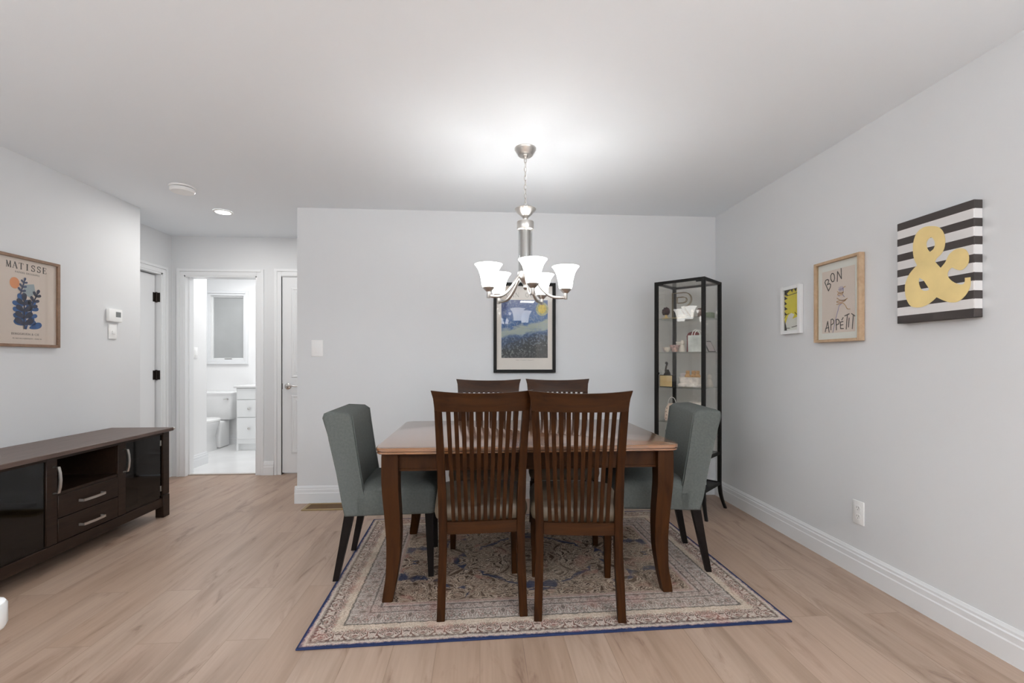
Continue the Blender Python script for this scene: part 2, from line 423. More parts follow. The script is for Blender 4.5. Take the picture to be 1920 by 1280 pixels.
def ribbon(bm, pts, wd, y, t=.0006):
    """a pen stroke on a sheet facing -y"""
    for (x0, z0), (x1, z1) in zip(pts, pts[1:]):
        d = Vector((x1 - x0, z1 - z0)); L = d.length or 1e-6; d /= L; n = Vector((-d.y, d.x)) * wd / 2; e = d * wd * .35
        q = [(x0 - e.x + n.x, z0 - e.y + n.y), (x0 - e.x - n.x, z0 - e.y - n.y), (x1 + e.x - n.x, z1 + e.y - n.y), (x1 + e.x + n.x, z1 + e.y + n.y)]
        prism(bm, q, 'y', y - t, y)
    return bm


def ellipse(cx, cz, a, b, rot=0, n=20):
    c, s = math.cos(rot), math.sin(rot)
    return [(cx + a * math.cos(t) * c - b * math.sin(t) * s, cz + a * math.cos(t) * s + b * math.sin(t) * c) for t in [2 * PI * i / n for i in range(n)]]


def leaf(cx, cz, L, W, rot, n=18):
    c, s = math.cos(rot), math.sin(rot); out = []
    for i in range(n):
        t = 2 * PI * i / n; u = .5 - .5 * math.cos(t); v = W / 2 * math.sin(t) * (.55 + .75 * u)
        out.append((cx + u * L * c - v * s, cz + u * L * s + v * c))
    return out


def copy_tree(o, parent=None):
    c = o.copy(); COL.objects.link(c)
    if parent is not None: c.parent = parent
    for ch in [k for k in o.children]: copy_tree(ch, c)
    return c


def filled(name, splines, depth, mat, parent, loc, label=None):
    cu = bpy.data.curves.new('outline', 'CURVE'); cu.dimensions = '2D'; cu.fill_mode = 'BOTH'; cu.extrude = depth / 2
    for pts in splines:
        s = cu.splines.new('POLY'); s.points.add(len(pts) - 1); s.use_cyclic_u = True
        for p, (x, z) in zip(s.points, pts): p.co = (x, z, 0, 1)
    tmp = bpy.data.objects.new('tmp', cu); COL.objects.link(tmp)
    dg = bpy.context.evaluated_depsgraph_get()
    me = bpy.data.meshes.new_from_object(tmp.evaluated_get(dg)); bpy.data.objects.remove(tmp); bpy.data.curves.remove(cu)
    me.transform(Matrix.Rotation(R(90), 4, 'X'))
    me.name = name; me.materials.clear(); me.materials.append(M[mat])
    o = bpy.data.objects.new(name, me); COL.objects.link(o); o.parent = parent; o.location = loc
    if label: o['label'] = label
    return o


def text(name, s, size, mat, parent, loc, depth=.0006, spacing=1.0):
    cu = bpy.data.curves.new('text', 'FONT'); cu.body = s; cu.size = size; cu.align_x = 'CENTER'; cu.align_y = 'CENTER'; cu.extrude = depth / 2; cu.space_character = spacing
    tmp = bpy.data.objects.new('tmp', cu); COL.objects.link(tmp)
    dg = bpy.context.evaluated_depsgraph_get()
    me = bpy.data.meshes.new_from_object(tmp.evaluated_get(dg)); bpy.data.objects.remove(tmp); bpy.data.curves.remove(cu)
    me.transform(Matrix.Rotation(R(90), 4, 'X')); me.name = name; me.materials.clear(); me.materials.append(M[mat])
    o = bpy.data.objects.new(name, me); COL.objects.link(o); o.parent = parent; o.location = loc
    return o


# serif capitals as strokes in a unit box: (points, weight factor); serifs are short ticks
SER = {
    'M': [([(.08, 0), (.14, 1)], .5), ([(.14, 1), (.5, .05)], 1.3), ([(.5, .05), (.86, 1)], .5), ([(.86, 1), (.92, 0)], 1.3), ([(-.02, 0), (.2, 0)], .4), ([(.78, 0), (1.04, 0)], .4), ([(0, 1), (.18, 1)], .4), ([(.82, 1), (1, 1)], .4)],
    'A': [([(.08, 0), (.5, 1)], .5), ([(.5, 1), (.92, 0)], 1.4), ([(.24, .36), (.76, .36)], .4), ([(-.04, 0), (.2, 0)], .4), ([(.76, 0), (1.04, 0)], .4)],
    'T': [([(.5, 0), (.5, 1)], 1.4), ([(.02, 1), (.98, 1)], .45), ([(.03, .78), (.03, 1)], .4), ([(.97, .78), (.97, 1)], .4), ([(.34, 0), (.66, 0)], .4)],
    'I': [([(.5, 0), (.5, 1)], 1.4), ([(.28, 0), (.72, 0)], .4), ([(.28, 1), (.72, 1)], .4)],
    'S': [([(.84, .80), (.78, .95), (.5, 1), (.24, .93), (.16, .76), (.28, .60), (.5, .52), (.74, .42), (.85, .25), (.76, .07), (.5, 0), (.22, .05), (.14, .22)], .9), ([(.86, .72), (.86, 1)], .4), ([(.12, 0), (.12, .28)], .4)],
    'E': [([(.22, 0), (.22, 1)], 1.4), ([(.1, 1), (.86, 1)], .45), ([(.1, 0), (.9, 0)], .45), ([(.22, .52), (.62, .52)], .45), ([(.86, .8), (.86, 1)], .4), ([(.9, 0), (.9, .22)], .4), ([(.62, .4), (.62, .64)], .4)],
    'V': [([(.08, 1), (.5, 0)], 1.4), ([(.5, 0), (.92, 1)], .5), ([(-.04, 1), (.22, 1)], .4), ([(.78, 1), (1.04, 1)], .4)],
    'N': [([(.12, 0), (.12, 1)], .5), ([(.12, 1), (.88, 0)], 1.3), ([(.88, 0), (.88, 1)], .5), ([(0, 0), (.24, 0)], .4), ([(.76, 1), (1, 1)], .4), ([(0, 1), (.16, 1)], .4)],
    'G': [([(.88, .78), (.76, .94), (.5, 1), (.24, .9), (.08, .62), (.08, .38), (.24, .1), (.5, 0), (.78, .06), (.88, .2), (.88, .42)], .9), ([(.7, .42), (1, .42)], .4), ([(.89, .76), (.89, 1)], .4)],
    'O': [([(.5, 1), (.24, .92), (.08, .66), (.08, .34), (.24, .08), (.5, 0), (.76, .08), (.92, .34), (.92, .66), (.76, .92), (.5, 1)], .9)],
    'H': [([(.18, 0), (.18, 1)], 1.3), ([(.82, 0), (.82, 1)], 1.3), ([(.18, .5), (.82, .5)], .45), ([(.02, 0), (.34, 0)], .4), ([(.66, 0), (.98, 0)], .4), ([(.02, 1), (.34, 1)], .4), ([(.66, 1), (.98, 1)], .4)],
    ' ': [],
}


def serif_word(bm, word, x0, x1, z, h, wd, y):
    n = len(word); adv = (x1 - x0) / (n - .25); lw = adv * .75
    for i, ch in enumerate(word):
        wf = .5 if ch == 'I' else 1
        for pts, k in SER[ch]:
            ribbon(bm, [(x0 + i * adv + u * lw, z + v * h) for u, v in pts], wd * k, y, .0005)
    return bm


# ------------------------------------------------------------------ the setting
ZC = 2.44
# floors
b = B(); box(b, -4.4, -3.2, -.06, 2.2, 4.885, 0); struct('floor', b, 'floor')
b = B(); box(b, -4.4, 4.885, -.06, -1.6, 6.75, .004); struct('floor_bathroom', b, 'tile')
b = B(); box(b, -4.5, -3.3, ZC, 2.3, 6.8, ZC + .08); struct('ceiling', b, 'ceil')
# walls
b = B(); box(b, 2.07, -.75, 0, 2.19, 4.0, ZC); box(b, 2.07, -3.2, 0, 2.19, -2.45, ZC); box(b, 2.07, -2.45, 0, 2.19, -.75, .75); box(b, 2.07, -2.45, 2.15, 2.19, -.75, ZC); struct('wall_right', b, 'wall')
b = B(); box(b, -1.506, 3.86, 0, 2.07, 3.98, ZC); struct('wall_back', b, 'wall')
b = B(); box(b, -2.93, -3.2, 0, -2.81, 3.965, ZC); box(b, -3.24, 3.845, 0, -2.93, 3.965, ZC); struct('wall_left', b, 'wall')
b = B()
box(b, -2.81, -3.2, 0, 2.07, -3.08, .3); box(b, -2.81, -3.2, 2.2, 2.07, -3.08, ZC); box(b, -2.81, -3.2, .3, -2.0, -3.08, 2.2); box(b, 1.4, -3.2, .3, 2.07, -3.08, 2.2)
struct('wall_rear', b, 'wall')
# hall: left wall with a door, far wall with the bathroom opening and a closet door
b = B()
box(b, -3.24, 3.965, 2.035, -3.12, 4.95, ZC); box(b, -3.24, 4.69, 0, -3.12, 4.95, 2.035)
struct('wall_hall_left', b, 'wall')
b = B()
box(b, -3.12, 4.83, 2.04, .32, 4.95, ZC); box(b, -3.12, 4.83, 0, -2.995, 4.95, 2.04)
box(b, -2.284, 4.83, 0, -2.04, 4.95, 2.04); box(b, -1.28, 4.83, 0, .32, 4.95, 2.04)
struct('wall_hall_far', b, 'wall')
b = B(); box(b, .2, 3.98, 0, .32, 4.83, ZC); struct('wall_hall_right', b, 'wall')
# bathroom shell
b = B(); box(b, -3.24, 4.95, 0, -3.12, 5.42, ZC); struct('wall_bathroom_partition', b, 'bathwall')
b = B()
box(b, -4.3, 6.6, 0, -1.7, 6.72, 1.19); box(b, -4.3, 6.6, 2.08, -1.7, 6.72, ZC); box(b, -4.3, 6.6, 1.19, -3.745, 6.72, 2.08); box(b, -3.30, 6.6, 1.19, -1.7, 6.72, 2.08)
struct('wall_bathroom_back', b, 'bathwall')
b = B(); box(b, -1.82, 4.95, 0, -1.7, 6.6, ZC); struct('wall_bathroom_right', b, 'bathwall')
b = B(); box(b, -4.42, 4.95, 0, -4.3, 6.72, ZC); box(b, -4.3, 4.95, 0, -3.24, 5.07, ZC); struct('wall_bathroom_left', b, 'bathwall')

# baseboards: stepped profile (distance from wall, height)
BP = [(0, 0), (.017, 0), (.017, .082), (.014, .088), (.014, .112), (.010, .118), (.010, .128), (.006, .135), (.004, .142), (0, .142)]


def baseboard(name, x0, y0, x1, y1, nx, ny):
    b = B(); rings = []
    for (px, py) in ((x0, y0), (x1, y1)):
        rings.append([(px + nx * d, py + ny * d, z) for d, z in BP])
    loft(b, rings); return struct(name, b, 'trim', angle=20)


baseboard('baseboard_right', 2.07, -3.05, 2.07, 3.86, -1, 0)
baseboard('baseboard_back', -1.523, 3.86, 2.055, 3.86, 0, -1)
baseboard('baseboard_back_end', -1.506, 3.845, -1.506, 3.98, -1, 0)
baseboard('baseboard_left', -2.81, -3.05, -2.81, 3.965, 1, 0)
baseboard('baseboard_hall', -2.215, 4.83, -2.115, 4.83, 0, -1)
baseboard('baseboard_bathroom', -3.12, 4.965, -3.12, 5.42, 1, 0)
baseboard('baseboard_bathroom_back', -4.3, 6.6, -1.82, 6.6, 0, -1)


def casing(bm, x0, z1, x1, wd, y):
    """door casing facing -y around an opening x0..x1, up to z1: two steps"""
    for k0, k1, t in ((0, wd * .6, .011), (wd * .6, wd, .018)):
        box(bm, x0 - k1, y - t, 0, x0 - k0, y, z1 + k1, .002); box(bm, x1 + k0, y - t, 0, x1 + k1, y, z1 + k1, .002)
        box(bm, x0 - k0, y - t, z1 + k0, x1 + k0, y, z1 + k1, .002)


b = B(); casing(b, -2.995, 2.04, -2.284, .07, 4.83)
box(b, -3.0, 4.822, 0, -2.983, 4.958, 2.04); box(b, -2.296, 4.822, 0, -2.279, 4.958, 2.04); box(b, -3.0, 4.822, 2.028, -2.279, 4.958, 2.045)
box(b, -2.984, 4.875, 0, -2.974, 4.905, 2.03); box(b, -2.305, 4.875, 0, -2.295, 4.905, 2.03)
struct('trim_1', b, 'trim')
b = B(); casing(b, -2.04, 2.05, -1.28, .07, 4.83)
box(b, -2.052, 4.822, 0, -2.04, 4.95, 2.05); box(b, -1.28, 4.822, 0, -1.268, 4.95, 2.05); box(b, -2.04, 4.822, 2.045, -1.28, 4.95, 2.055)
struct('trim_2', b, 'trim')
b = B()   # casing of the left hall door (wall faces +x)
for k0, k1, t in ((0, .04, .011), (.04, .066, .018)):
    box(b, -3.12, 4.69 + k0, 0, -3.12 + t, 4.69 + k1, 2.035 + k1, .002)
    box(b, -3.12, 3.966, 2.035 + k0, -3.12 + t, 4.69 + k0, 2.035 + k1, .002)
box(b, -3.24, 4.672, 0, -3.114, 4.70, 2.035); box(b, -3.24, 3.966, 2.02, -3.114, 4.70, 2.045)
struct('trim_3', b, 'trim')
b = B(); box(b, -3.222, 4.640, 0, -3.205, 4.674, 2.03); box(b, -3.222, 3.97, 1.985, -3.205, 4.640, 2.03); struct('door_gap_shade', b, 'slot')  # dark strip standing in for the shade in the door gap
b = B(); box(b, -2.99, 4.865, 0, -2.29, 4.905, .008, .003); struct('trim_4', b, pbr('threshold_strip', (.45, .40, .36), .4))

# door_1: closed leaf in the left hall wall with black hinges
d1 = thing('door_1', 'white door', 'door'); del d1['label']; del d1['category']; d1['kind'] = 'structure'
b = B(); box(b, -3.20, 3.972, .012, -3.165, 4.658, 2.010, .002); obj('door_leaf', b, 'door', d1)
for z in (.25, 1.035, 1.795):
    b = B(); tube(b, [(-3.157, 4.668, z - .05), (-3.157, 4.668, z + .05)], .009, 10); box(b, -3.165, 4.63, z - .045, -3.161, 4.668, z + .045); box(b, -3.163, 4.6685, z - .045, -3.125, 4.6715, z + .045)
    obj('hinge', b, 'bronze', d1, label='black butt hinge')
# door_2: white panelled closet door with lever handle
d2 = thing('door_2', 'x', 'x'); del d2['label']; del d2['category']; d2['kind'] = 'structure'
b = B(); box(b, -2.038, 4.838, .018, -1.285, 4.873, 2.042, .002)
obj('door_leaf', b, 'door', d2)
for z0, z1 in ((.22, .82), (1.0, 1.93)):
    for x0, x1 in ((-1.945, -1.70), (-1.62, -1.375)):
        b = B()
        for (a, c, dep0, dep1) in ((0, .018, .0, .006), (.04, .058, .006, .0)):
            pass
        loft(b, [[(x0 + i, 4.838 - h, z0 + i), (x1 - i, 4.838 - h, z0 + i), (x1 - i, 4.838 - h, z1 - i), (x0 + i, 4.838 - h, z1 - i)] for i, h in ((0, 0), (.006, .006), (.018, .006), (.024, .001), (.045, .001), (.06, .007))])
        obj('panel', b, 'door', d2, angle=10)
b = B()
loft(b, [[(-1.978 + r * math.cos(t), y, .91 + r * math.sin(t)) for t in [2 * PI * i / 20 for i in range(20)]] for r, y in ((.033, 4.838), (.033, 4.832), (.027, 4.826), (.012, 4.824), (.011, 4.792), (.009, 4.790))])
tube(b, crom([(-1.978, 4.795, .91), (-1.93, 4.792, .918), (-1.89, 4.795, .912), (-1.865, 4.80, .915)], 4), [.009] * 4 + [.008] * 5 + [.006] * 4, 10)
obj('lever_handle', b, 'satin', d2, label='satin nickel lever handle')
b = B(); box(b, -2.0405, 4.835, .88, -2.034, 4.845, .94); obj('latch', b, 'bronze', d2)

# window_1: frosted bathroom window
w1 = thing('window_1', 'x', 'x'); del w1['label']; del w1['category']; w1['kind'] = 'structure'
b = B()
for a, c, y0 in ((.0, .03, 6.60), (.03, .065, 6.585)):
    for x0, x1, z0, z1 in ((-3.745 - c, -3.745 - a, 1.19 - c, 2.08 + c), (-3.30 + a, -3.30 + c, 1.19 - c, 2.08 + c), (-3.745 - a, -3.30 + a, 1.19 - c, 1.19 - a), (-3.745 - a, -3.30 + a, 2.08 + a, 2.08 + c)):
        box(b, x0, y0 - .012, z0, x1, 6.602, z1, .002)
obj('window_casing', b, 'trim', w1)
b = B()
for x0, x1, z0, z1 in ((-3.745, -3.725, 1.19, 2.08), (-3.32, -3.30, 1.19, 2.08), (-3.725, -3.32, 1.19, 1.21), (-3.725, -3.32, 2.06, 2.08)):
    box(b, x0, 6.62, z0, x1, 6.68, z1, .003)
obj('window_frame', b, 'whitep', w1)
b = B(); box(b, -3.728, 6.642, 1.205, -3.317, 6.65, 2.065); obj('pane', b, 'frosted', w1, label='grey frosted pane')
b = B(); box(b, -3.56, 6.598, 1.195, -3.47, 6.622, 1.207, .004, 2); obj('window_handle', b, 'satin', w1)
# added_window_rear: unseen wide window added behind the camera for fill light
w2 = thing('added_window_rear', 'x', 'x'); del w2['label']; del w2['category']; w2['kind'] = 'structure'
b = B()
for x0, x1, z0, z1 in ((-2.0, -1.94, .3, 2.2), (1.34, 1.4, .3, 2.2), (-.86, -.80, .36, 2.14), (.24, .30, .36, 2.14), (-1.94, 1.34, .3, .36), (-1.94, 1.34, 2.14, 2.2)):
    box(b, x0, -3.17, z0, x1, -3.11, z1, .004)
obj('window_frame', b, 'whitep', w2)

w3 = thing('added_window_right', 'x', 'x'); del w3['label']; del w3['category']; w3['kind'] = 'structure'  # unseen window added in the right wall for the fill light
b = B()
for y0, y1, z0, z1 in ((-2.45, -2.39, .75, 2.15), (-.81, -.75, .75, 2.15), (-1.63, -1.57, .81, 2.09), (-2.39, -.81, .75, .81), (-2.39, -.81, 2.09, 2.15)):
    box(b, 2.08, y0, z0, 2.12, y1, z1, .004)
obj('window_frame', b, 'whitep', w3)

# ------------------------------------------------------------------ rug
HX, HY = 1.075, .755
rug_rz = R(1.3)
b = B(); box(b, -HX, -HY, 0, HX, HY, .008, .002)
rug = obj('area_rug', b, rug_material(HX, HY), loc=(.31, 2.675, .0005)); rug.rotation_euler.z = rug_rz
tag(rug, 'cream, red and navy oriental rug with dark blue edge under the dining table', 'rug')
ZR = .0085

# ------------------------------------------------------------------ dining table
tb = thing('dining_table', 'cherry wood dining table with rounded corners standing on the oriental rug', 'table', (.25, 2.685, ZR))
TX, TY = .755, .487
TZ = .752


def rrect(hx, hy, r, n=5):
    out = []
    for cx, cy, a0 in ((hx - r, hy - r, 0), (-hx + r, hy - r, 90), (-hx + r, -hy + r, 180), (hx - r, -hy + r, 270)):
        for i in range(n):
            a = R(a0 + 90 * i / (n - 1)); out.append((cx + r * math.cos(a), cy + r * math.sin(a)))
    return out


b = B()
loft(b, [[(x, y, z) for x, y in rrect(TX - i, TY - i, .055 - i * .5)] for z, i in
         ((TZ - .034, .022), (TZ - .034, .008), (TZ - .030, .003), (TZ - .023, .003), (TZ - .0215, .010), (TZ - .018, .010), (TZ - .0165, 0), (TZ - .006, 0), (TZ - .002, .003), (TZ, .009))])
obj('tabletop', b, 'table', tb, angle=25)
AX, AY = .70, .44
lx, ly = .685, .42
za0, za1 = TZ - .125, TZ - .034
for s in (-1, 1):
    b = B(); box(b, -lx + .03, s * (AY - .025) - .011, za0, lx - .03, s * (AY - .025) + .011, za1, .002); box(b, -lx + .03, s * (AY - .012) - .002, za0, lx - .03, s * (AY - .012) + .002, za0 + .012, .001)
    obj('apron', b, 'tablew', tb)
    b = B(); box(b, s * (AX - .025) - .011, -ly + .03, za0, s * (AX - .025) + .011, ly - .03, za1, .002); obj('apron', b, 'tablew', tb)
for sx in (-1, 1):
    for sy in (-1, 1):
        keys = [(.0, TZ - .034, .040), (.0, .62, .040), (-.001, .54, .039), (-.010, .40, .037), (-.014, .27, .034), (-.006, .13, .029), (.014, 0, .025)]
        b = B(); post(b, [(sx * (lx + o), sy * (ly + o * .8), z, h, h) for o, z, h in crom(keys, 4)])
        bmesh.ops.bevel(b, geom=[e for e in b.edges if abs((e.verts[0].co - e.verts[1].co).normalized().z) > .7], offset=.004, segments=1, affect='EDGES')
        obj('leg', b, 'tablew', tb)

# ------------------------------------------------------------------ slat-back dining chairs


def back_y(z):
    ks = [(0, -.245), (.12, -.222), (.3, -.203), (.42, -.197), (.55, -.197), (.7, -.208), (.85, -.228), (.95, -.244), (1.03, -.262)]
    for (z0, y0), (z1, y1) in zip(ks, ks[1:]):
        if z <= z1: return y0 + (y1 - y0) * (z - z0) / (z1 - z0)
    return ks[-1][1]


def bow(x): return -.030 * (1 - (x / .22) ** 2)


def make_slat_chair(name, label, loc, rz, group):
    t = thing(name, label, 'chair', loc, rz, group)
    zs = [0, .06, .14, .22, .3, .37, .43, .5, .58, .66, .74, .82, .9, .945]
    for s in (-1, 1):
        b = B()
        secs = []
        for z in zs:
            cx = (.188 - .008 * min(1, z / .3)) if z < .3 else .180 + .020 * max(0, (z - .42) / .52) ** 1.2
            hw = .0185 if z < .42 else .0195 - .003 * (z - .42) / .52
            hd = .017 if z < .1 else (.022 if z < .6 else .016)
            secs.append((s * cx, back_y(z), z, hw, hd))
        post(b, secs)
        bmesh.ops.bevel(b, geom=[e for e in b.edges if abs((e.verts[0].co - e.verts[1].co).normalized().z) > .6], offset=.004, segments=1, affect='EDGES')
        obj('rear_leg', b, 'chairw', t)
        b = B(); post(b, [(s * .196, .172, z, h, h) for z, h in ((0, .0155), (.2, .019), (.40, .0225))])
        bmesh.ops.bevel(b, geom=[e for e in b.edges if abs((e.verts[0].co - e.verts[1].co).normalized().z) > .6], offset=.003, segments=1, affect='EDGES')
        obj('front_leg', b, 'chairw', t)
    # top rail: bowed plank with swept-up horns
    b = B(); rings = []
    nx = 17
    for i in range(nx):
        u = -1 + 2 * i / (nx - 1)
        ring = []
        prof = [(.940, .217), (.955, .217), (.98, .219), (1.0, .222), (1.018, .227), (1.034, .232)]
        front, rear = [], []
        for z, half in prof:
            zz = z if z < 1.03 else 1.024 + .012 * abs(u) ** 2.2
            x = u * half; y = back_y(z) + bow(x * .217 / half)
            th = .0115 if z < 1.0 else .0095
            front.append((x, y + th, zz)); rear.append((x, y - th, zz))
        rings.append(rear + front[::-1])
    loft(b, rings)
    obj('top_rail', b, 'railw', t)
    # slats
    for i in range(10):
        u = -1 + 2 * (i + .5) / 10 * 1.0
        b = B(); rings = []
        for z in (.405, .43, .5, .58, .66, .74, .82, .9, .95):
            k = max(0, (z - .43) / .515)
            half = .143 + .026 * k
            x = u * half * 1.02; y = back_y(z) + bow(x) * (.35 + .65 * k) + .004
            hw = .0088 + .0012 * k
            if z < .46: hw = .0088
            rings.append([(x - hw, y - .005, z), (x + hw, y - .005, z), (x + hw, y + .005, z), (x - hw, y + .005, z)])
        loft(b, rings); obj('slat', b, 'chairw', t)
    # seat rails
    b = B(); rings = []
    for i in range(9):
        x = -.165 + .33 * i / 8; y = -.198 + bow(x) * .35
        rings.append([(x, y - .011, .372), (x, y + .011, .372), (x, y + .011, .428), (x, y - .011, .428)])
    loft(b, rings); obj('rear_rail', b, 'railw', t)
    b = B(); box(b, -.18, .161, .36, .18, .183, .405, .002); obj('front_rail', b, 'railw', t)
    for s in (-1, 1):
        b = B(); loft(b, [[(s * x - .010, y, .365), (s * x + .010, y, .365), (s * x + .010, y, .41), (s * x - .010, y, .41)] for x, y in ((.182, -.19), (.192, .165))]); obj('side_rail', b, 'chairw', t)
    # upholstered seat, rounded nose
    b = B(); rings = []
    for z, ins in ((.412, .030), (.416, .012), (.430, -.006), (.455, -.012), (.480, -.010), (.500, .004), (.512, .026), (.518, .06), (.522, .12)):
        out = []
        for x, y in rrect(.209 - ins, .205 - ins, max(.012, .055 - ins * .3), 5):
            k = (y + .205) / .41
            out.append((x * (1.0 + .02 * k), y * .97 + .012, z))
        rings.append(out)
    loft(b, rings); obj('seat', b, 'leather', t, angle=60, label='taupe leather cushion seat')
    return t


g = 'slat-back dining chairs around the table'
c1 = make_slat_chair('dining_chair', 'cherry slat-back chair seen from behind, left of the near pair', (.001, 2.316, ZR), R(2.5), g)
for lab, loc, rz in (('cherry slat-back chair seen from behind, right of the near pair', (.474, 2.259, ZR), R(-6)),
                     ('cherry slat-back chair facing the camera across the table, left of the far pair', (.042, 3.0, ZR), R(175.6)),
                     ('cherry slat-back chair facing the camera across the table, right of the far pair', (.546, 3.02, ZR), R(176))):
    c = copy_tree(c1); c.location = loc; c.rotation_euler.z = rz; c['label'] = lab

# ------------------------------------------------------------------ upholstered side chairs


def make_parsons(label, loc, rz, group):
    t = thing('upholstered_chair', label, 'chair', loc, rz, group)
    for s in (-1, 1):
        b = B(); post(b, [(s * .196, -.262, 0, .0145, .0145), (s * .195, -.225, .18, .018, .019), (s * .193, -.19, .36, .022, .024)]); obj('leg', b, 'darkleg', t, label='dark tapered wooden leg')
        b = B(); post(b, [(s * .196, .238, 0, .014, .014), (s * .195, .228, .36, .022, .022)]); obj('leg', b, 'darkleg', t, label='dark tapered wooden leg')
    # seat: crowned cushion
    b = B(); rings = []
    for z, ins, k in ((.345, .014, 0), (.349, .003, 0), (.36, 0, 0), (.44, 0, 0), (.468, .004, .3), (.486, .016, .6), (.498, .04, 1), (.506, .09, 1), (.51, .15, 1)):
        out = []
        for x, y in rrect(.232 - ins, .225 - ins * .8, max(.02, .038 - ins * .2), 5):
            yy = y + .042
            out.append((x, yy, z + (.012 * k * (1 - ((y) / .225) ** 2))))
        rings.append(out)
    loft(b, rings); obj('seat', b, 'fabric', t, angle=60)
    # back: tall slab leaning away, soft corners
    prof = [(-.212, .345), (-.224, .42), (-.252, .58), (-.290, .75), (-.325, .875), (-.318, .897), (-.295, .907), (-.200, .902), (-.176, .886), (-.165, .80), (-.143, .65), (-.118, .50), (-.102, .42), (-.095, .345)]
    b = B(); prism(b, prof, 'x', -.232, .232)
    bmesh.ops.bevel(b, geom=[e for e in b.edges if len(e.link_faces) == 2 and abs(e.verts[0].co.x - e.verts[1].co.x) < 1e-6], offset=.016, segments=3, profile=.6, affect='EDGES')
    # gentle crown across the width of the top edge corners
    for v in b.verts:
        if v.co.z > .86: v.co.z -= .010 * (abs(v.co.x) / .232) ** 6
    obj('backrest', b, 'fabric', t, angle=50)
    for s in (-1, 1):
        b = B(); tube(b, [(s * .219, y, z) for y, z in ((-.093, .36), (-.100, .42), (-.116, .50), (-.141, .65), (-.163, .80), (-.173, .876))], .0035, 6); obj('piping', b, 'piping', t)
    return t


g = 'upholstered side chairs at the table ends'
p1 = make_parsons('sage grey upholstered chair at the left end of the table', (-.51, 2.68, ZR), R(-88), g)
p2 = copy_tree(p1); p2.location = (1.03, 2.665, ZR); p2.rotation_euler.z = R(83); p2['label'] = 'sage grey upholstered chair at the right end of the table, before the glass cabinet'

# ------------------------------------------------------------------ chandelier
CX, CY = .27, 2.69
ch = thing('chandelier', 'brushed nickel five-arm chandelier with white bell shades above the table', 'chandelier', (CX, CY, 0))
b = B(); lathe(b, [(.064, ZC), (.064, ZC - .006), (.060, ZC - .012), (.048, ZC - .036), (.042, ZC - .042), (.018, ZC - .044), (.012, ZC - .056), (.006, ZC - .060)], n=32); obj('canopy', b, 'nickel', ch)
b = B(); z = ZC - .056; k = 0
while z > 2.098:
    a = R(90 * (k % 2) + 20); pts = []
    for i in range(13):
        t_ = 2 * PI * i / 12; u = .0075 * math.cos(t_); pts.append((u * math.cos(a), u * math.sin(a), z - .014 + .0165 * math.sin(t_)))
    tube(b, pts, .0019, 5); z -= .0265; k += 1
obj('chain', b, 'nickel', ch)
b = B(); tube(b, [(.006 * math.sin(i * 1.3), .006 * math.cos(i * 1.3), 2.08 + (ZC - .05 - 2.08) * i / 10) for i in range(11)], .0018, 5); obj('cord', b, 'white', ch, label='thin clear power cord')
b = B(); lathe(b, [(.008, 2.088), (.012, 2.088), (.030, 2.080), (.062, 2.082), (.064, 2.078), (.058, 2.068), (.036, 2.045), (.018, 2.030), (.014, 2.018), (.014, 2.002), (.006, 2.002)], n=32); obj('dish', b, 'nickel', ch)
b = B(); lathe(b, [(.02, 2.004), (.049, 2.004), (.050, 2.0), (.050, 1.962), (.048, 1.958), (.042, 1.956), (.038, 1.950), (.02, 1.950)], n=32); obj('collar', b, 'nickel', ch)
b = B(); lathe(b, [(.0415, 1.952), (.0415, 1.70), (.0385, 1.70), (.0385, 1.952)], n=32, cap=False); obj('glass_tube', b, 'tube', ch, label='clear glass column sleeve')
b = B(); lathe(b, [(.031, 1.955), (.031, 1.72), (.034, 1.712), (.046, 1.704), (.046, 1.672), (.036, 1.655), (.020, 1.640), (.012, 1.622), (.014, 1.612), (.007, 1.600), (.002, 1.598)], n=28); obj('stem', b, 'nickel', ch)
RA = .238
a0 = R(-90 + 4)
for i in range(5):
    a = a0 + i * 2 * PI / 5; ca, sa = math.cos(a), math.sin(a)
    b = B()
    pr = crom([(.038, 1.690), (.062, 1.655), (.10, 1.60), (.145, 1.560), (.19, 1.548), (RA, 1.548)], 5)
    tube(b, [(r * ca, r * sa, z) for r, z in pr], .0085, 10)
    arm = obj('arm', b, 'nickel', ch)
    b = B(); lathe(b, [(.0095, 1.536), (.011, 1.538), (.011, 1.572), (.016, 1.574), (.032, 1.592), (.034, 1.597), (.020, 1.599)], RA * ca, RA * sa, n=20)
    obj('cup', b, 'nickel', arm)
    b = B()
    lathe(b, [(.028, 1.598), (.036, 1.600), (.040, 1.612), (.043, 1.640), (.049, 1.668), (.058, 1.695), (.070, 1.716), (.080, 1.728), (.077, 1.728), (.066, 1.714), (.055, 1.693), (.046, 1.666), (.040, 1.640), (.037, 1.613), (.028, 1.603)], RA * ca, RA * sa, n=24, cap=False)
    obj('shade', b, 'shade', ch, label='lit white opal glass bell shade')
    li = bpy.data.lights.new('bulb_light', 'AREA'); li.shape = 'DISK'; li.size = .15; li.energy = .10; li.color = (1, .985, .96)
    lo = bpy.data.objects.new('bulb_light', li); COL.objects.link(lo); lo.parent = ch; lo.location = (RA * ca, RA * sa, 1.722); lo.rotation_euler = (R(180), 0, 0)
    b = B(); lathe(b, [(.010, 1.602), (.013, 1.62), (.024, 1.65), (.026, 1.668), (.020, 1.684), (.006, 1.692)], RA * ca, RA * sa, n=12); obj('bulb', b, 'lamp', ch)

# ------------------------------------------------------------------ television stand
tv = thing('television_stand', 'dark espresso television stand with smoked glass doors by the left wall', 'tv stand', (-2.37, 2.94, 0))
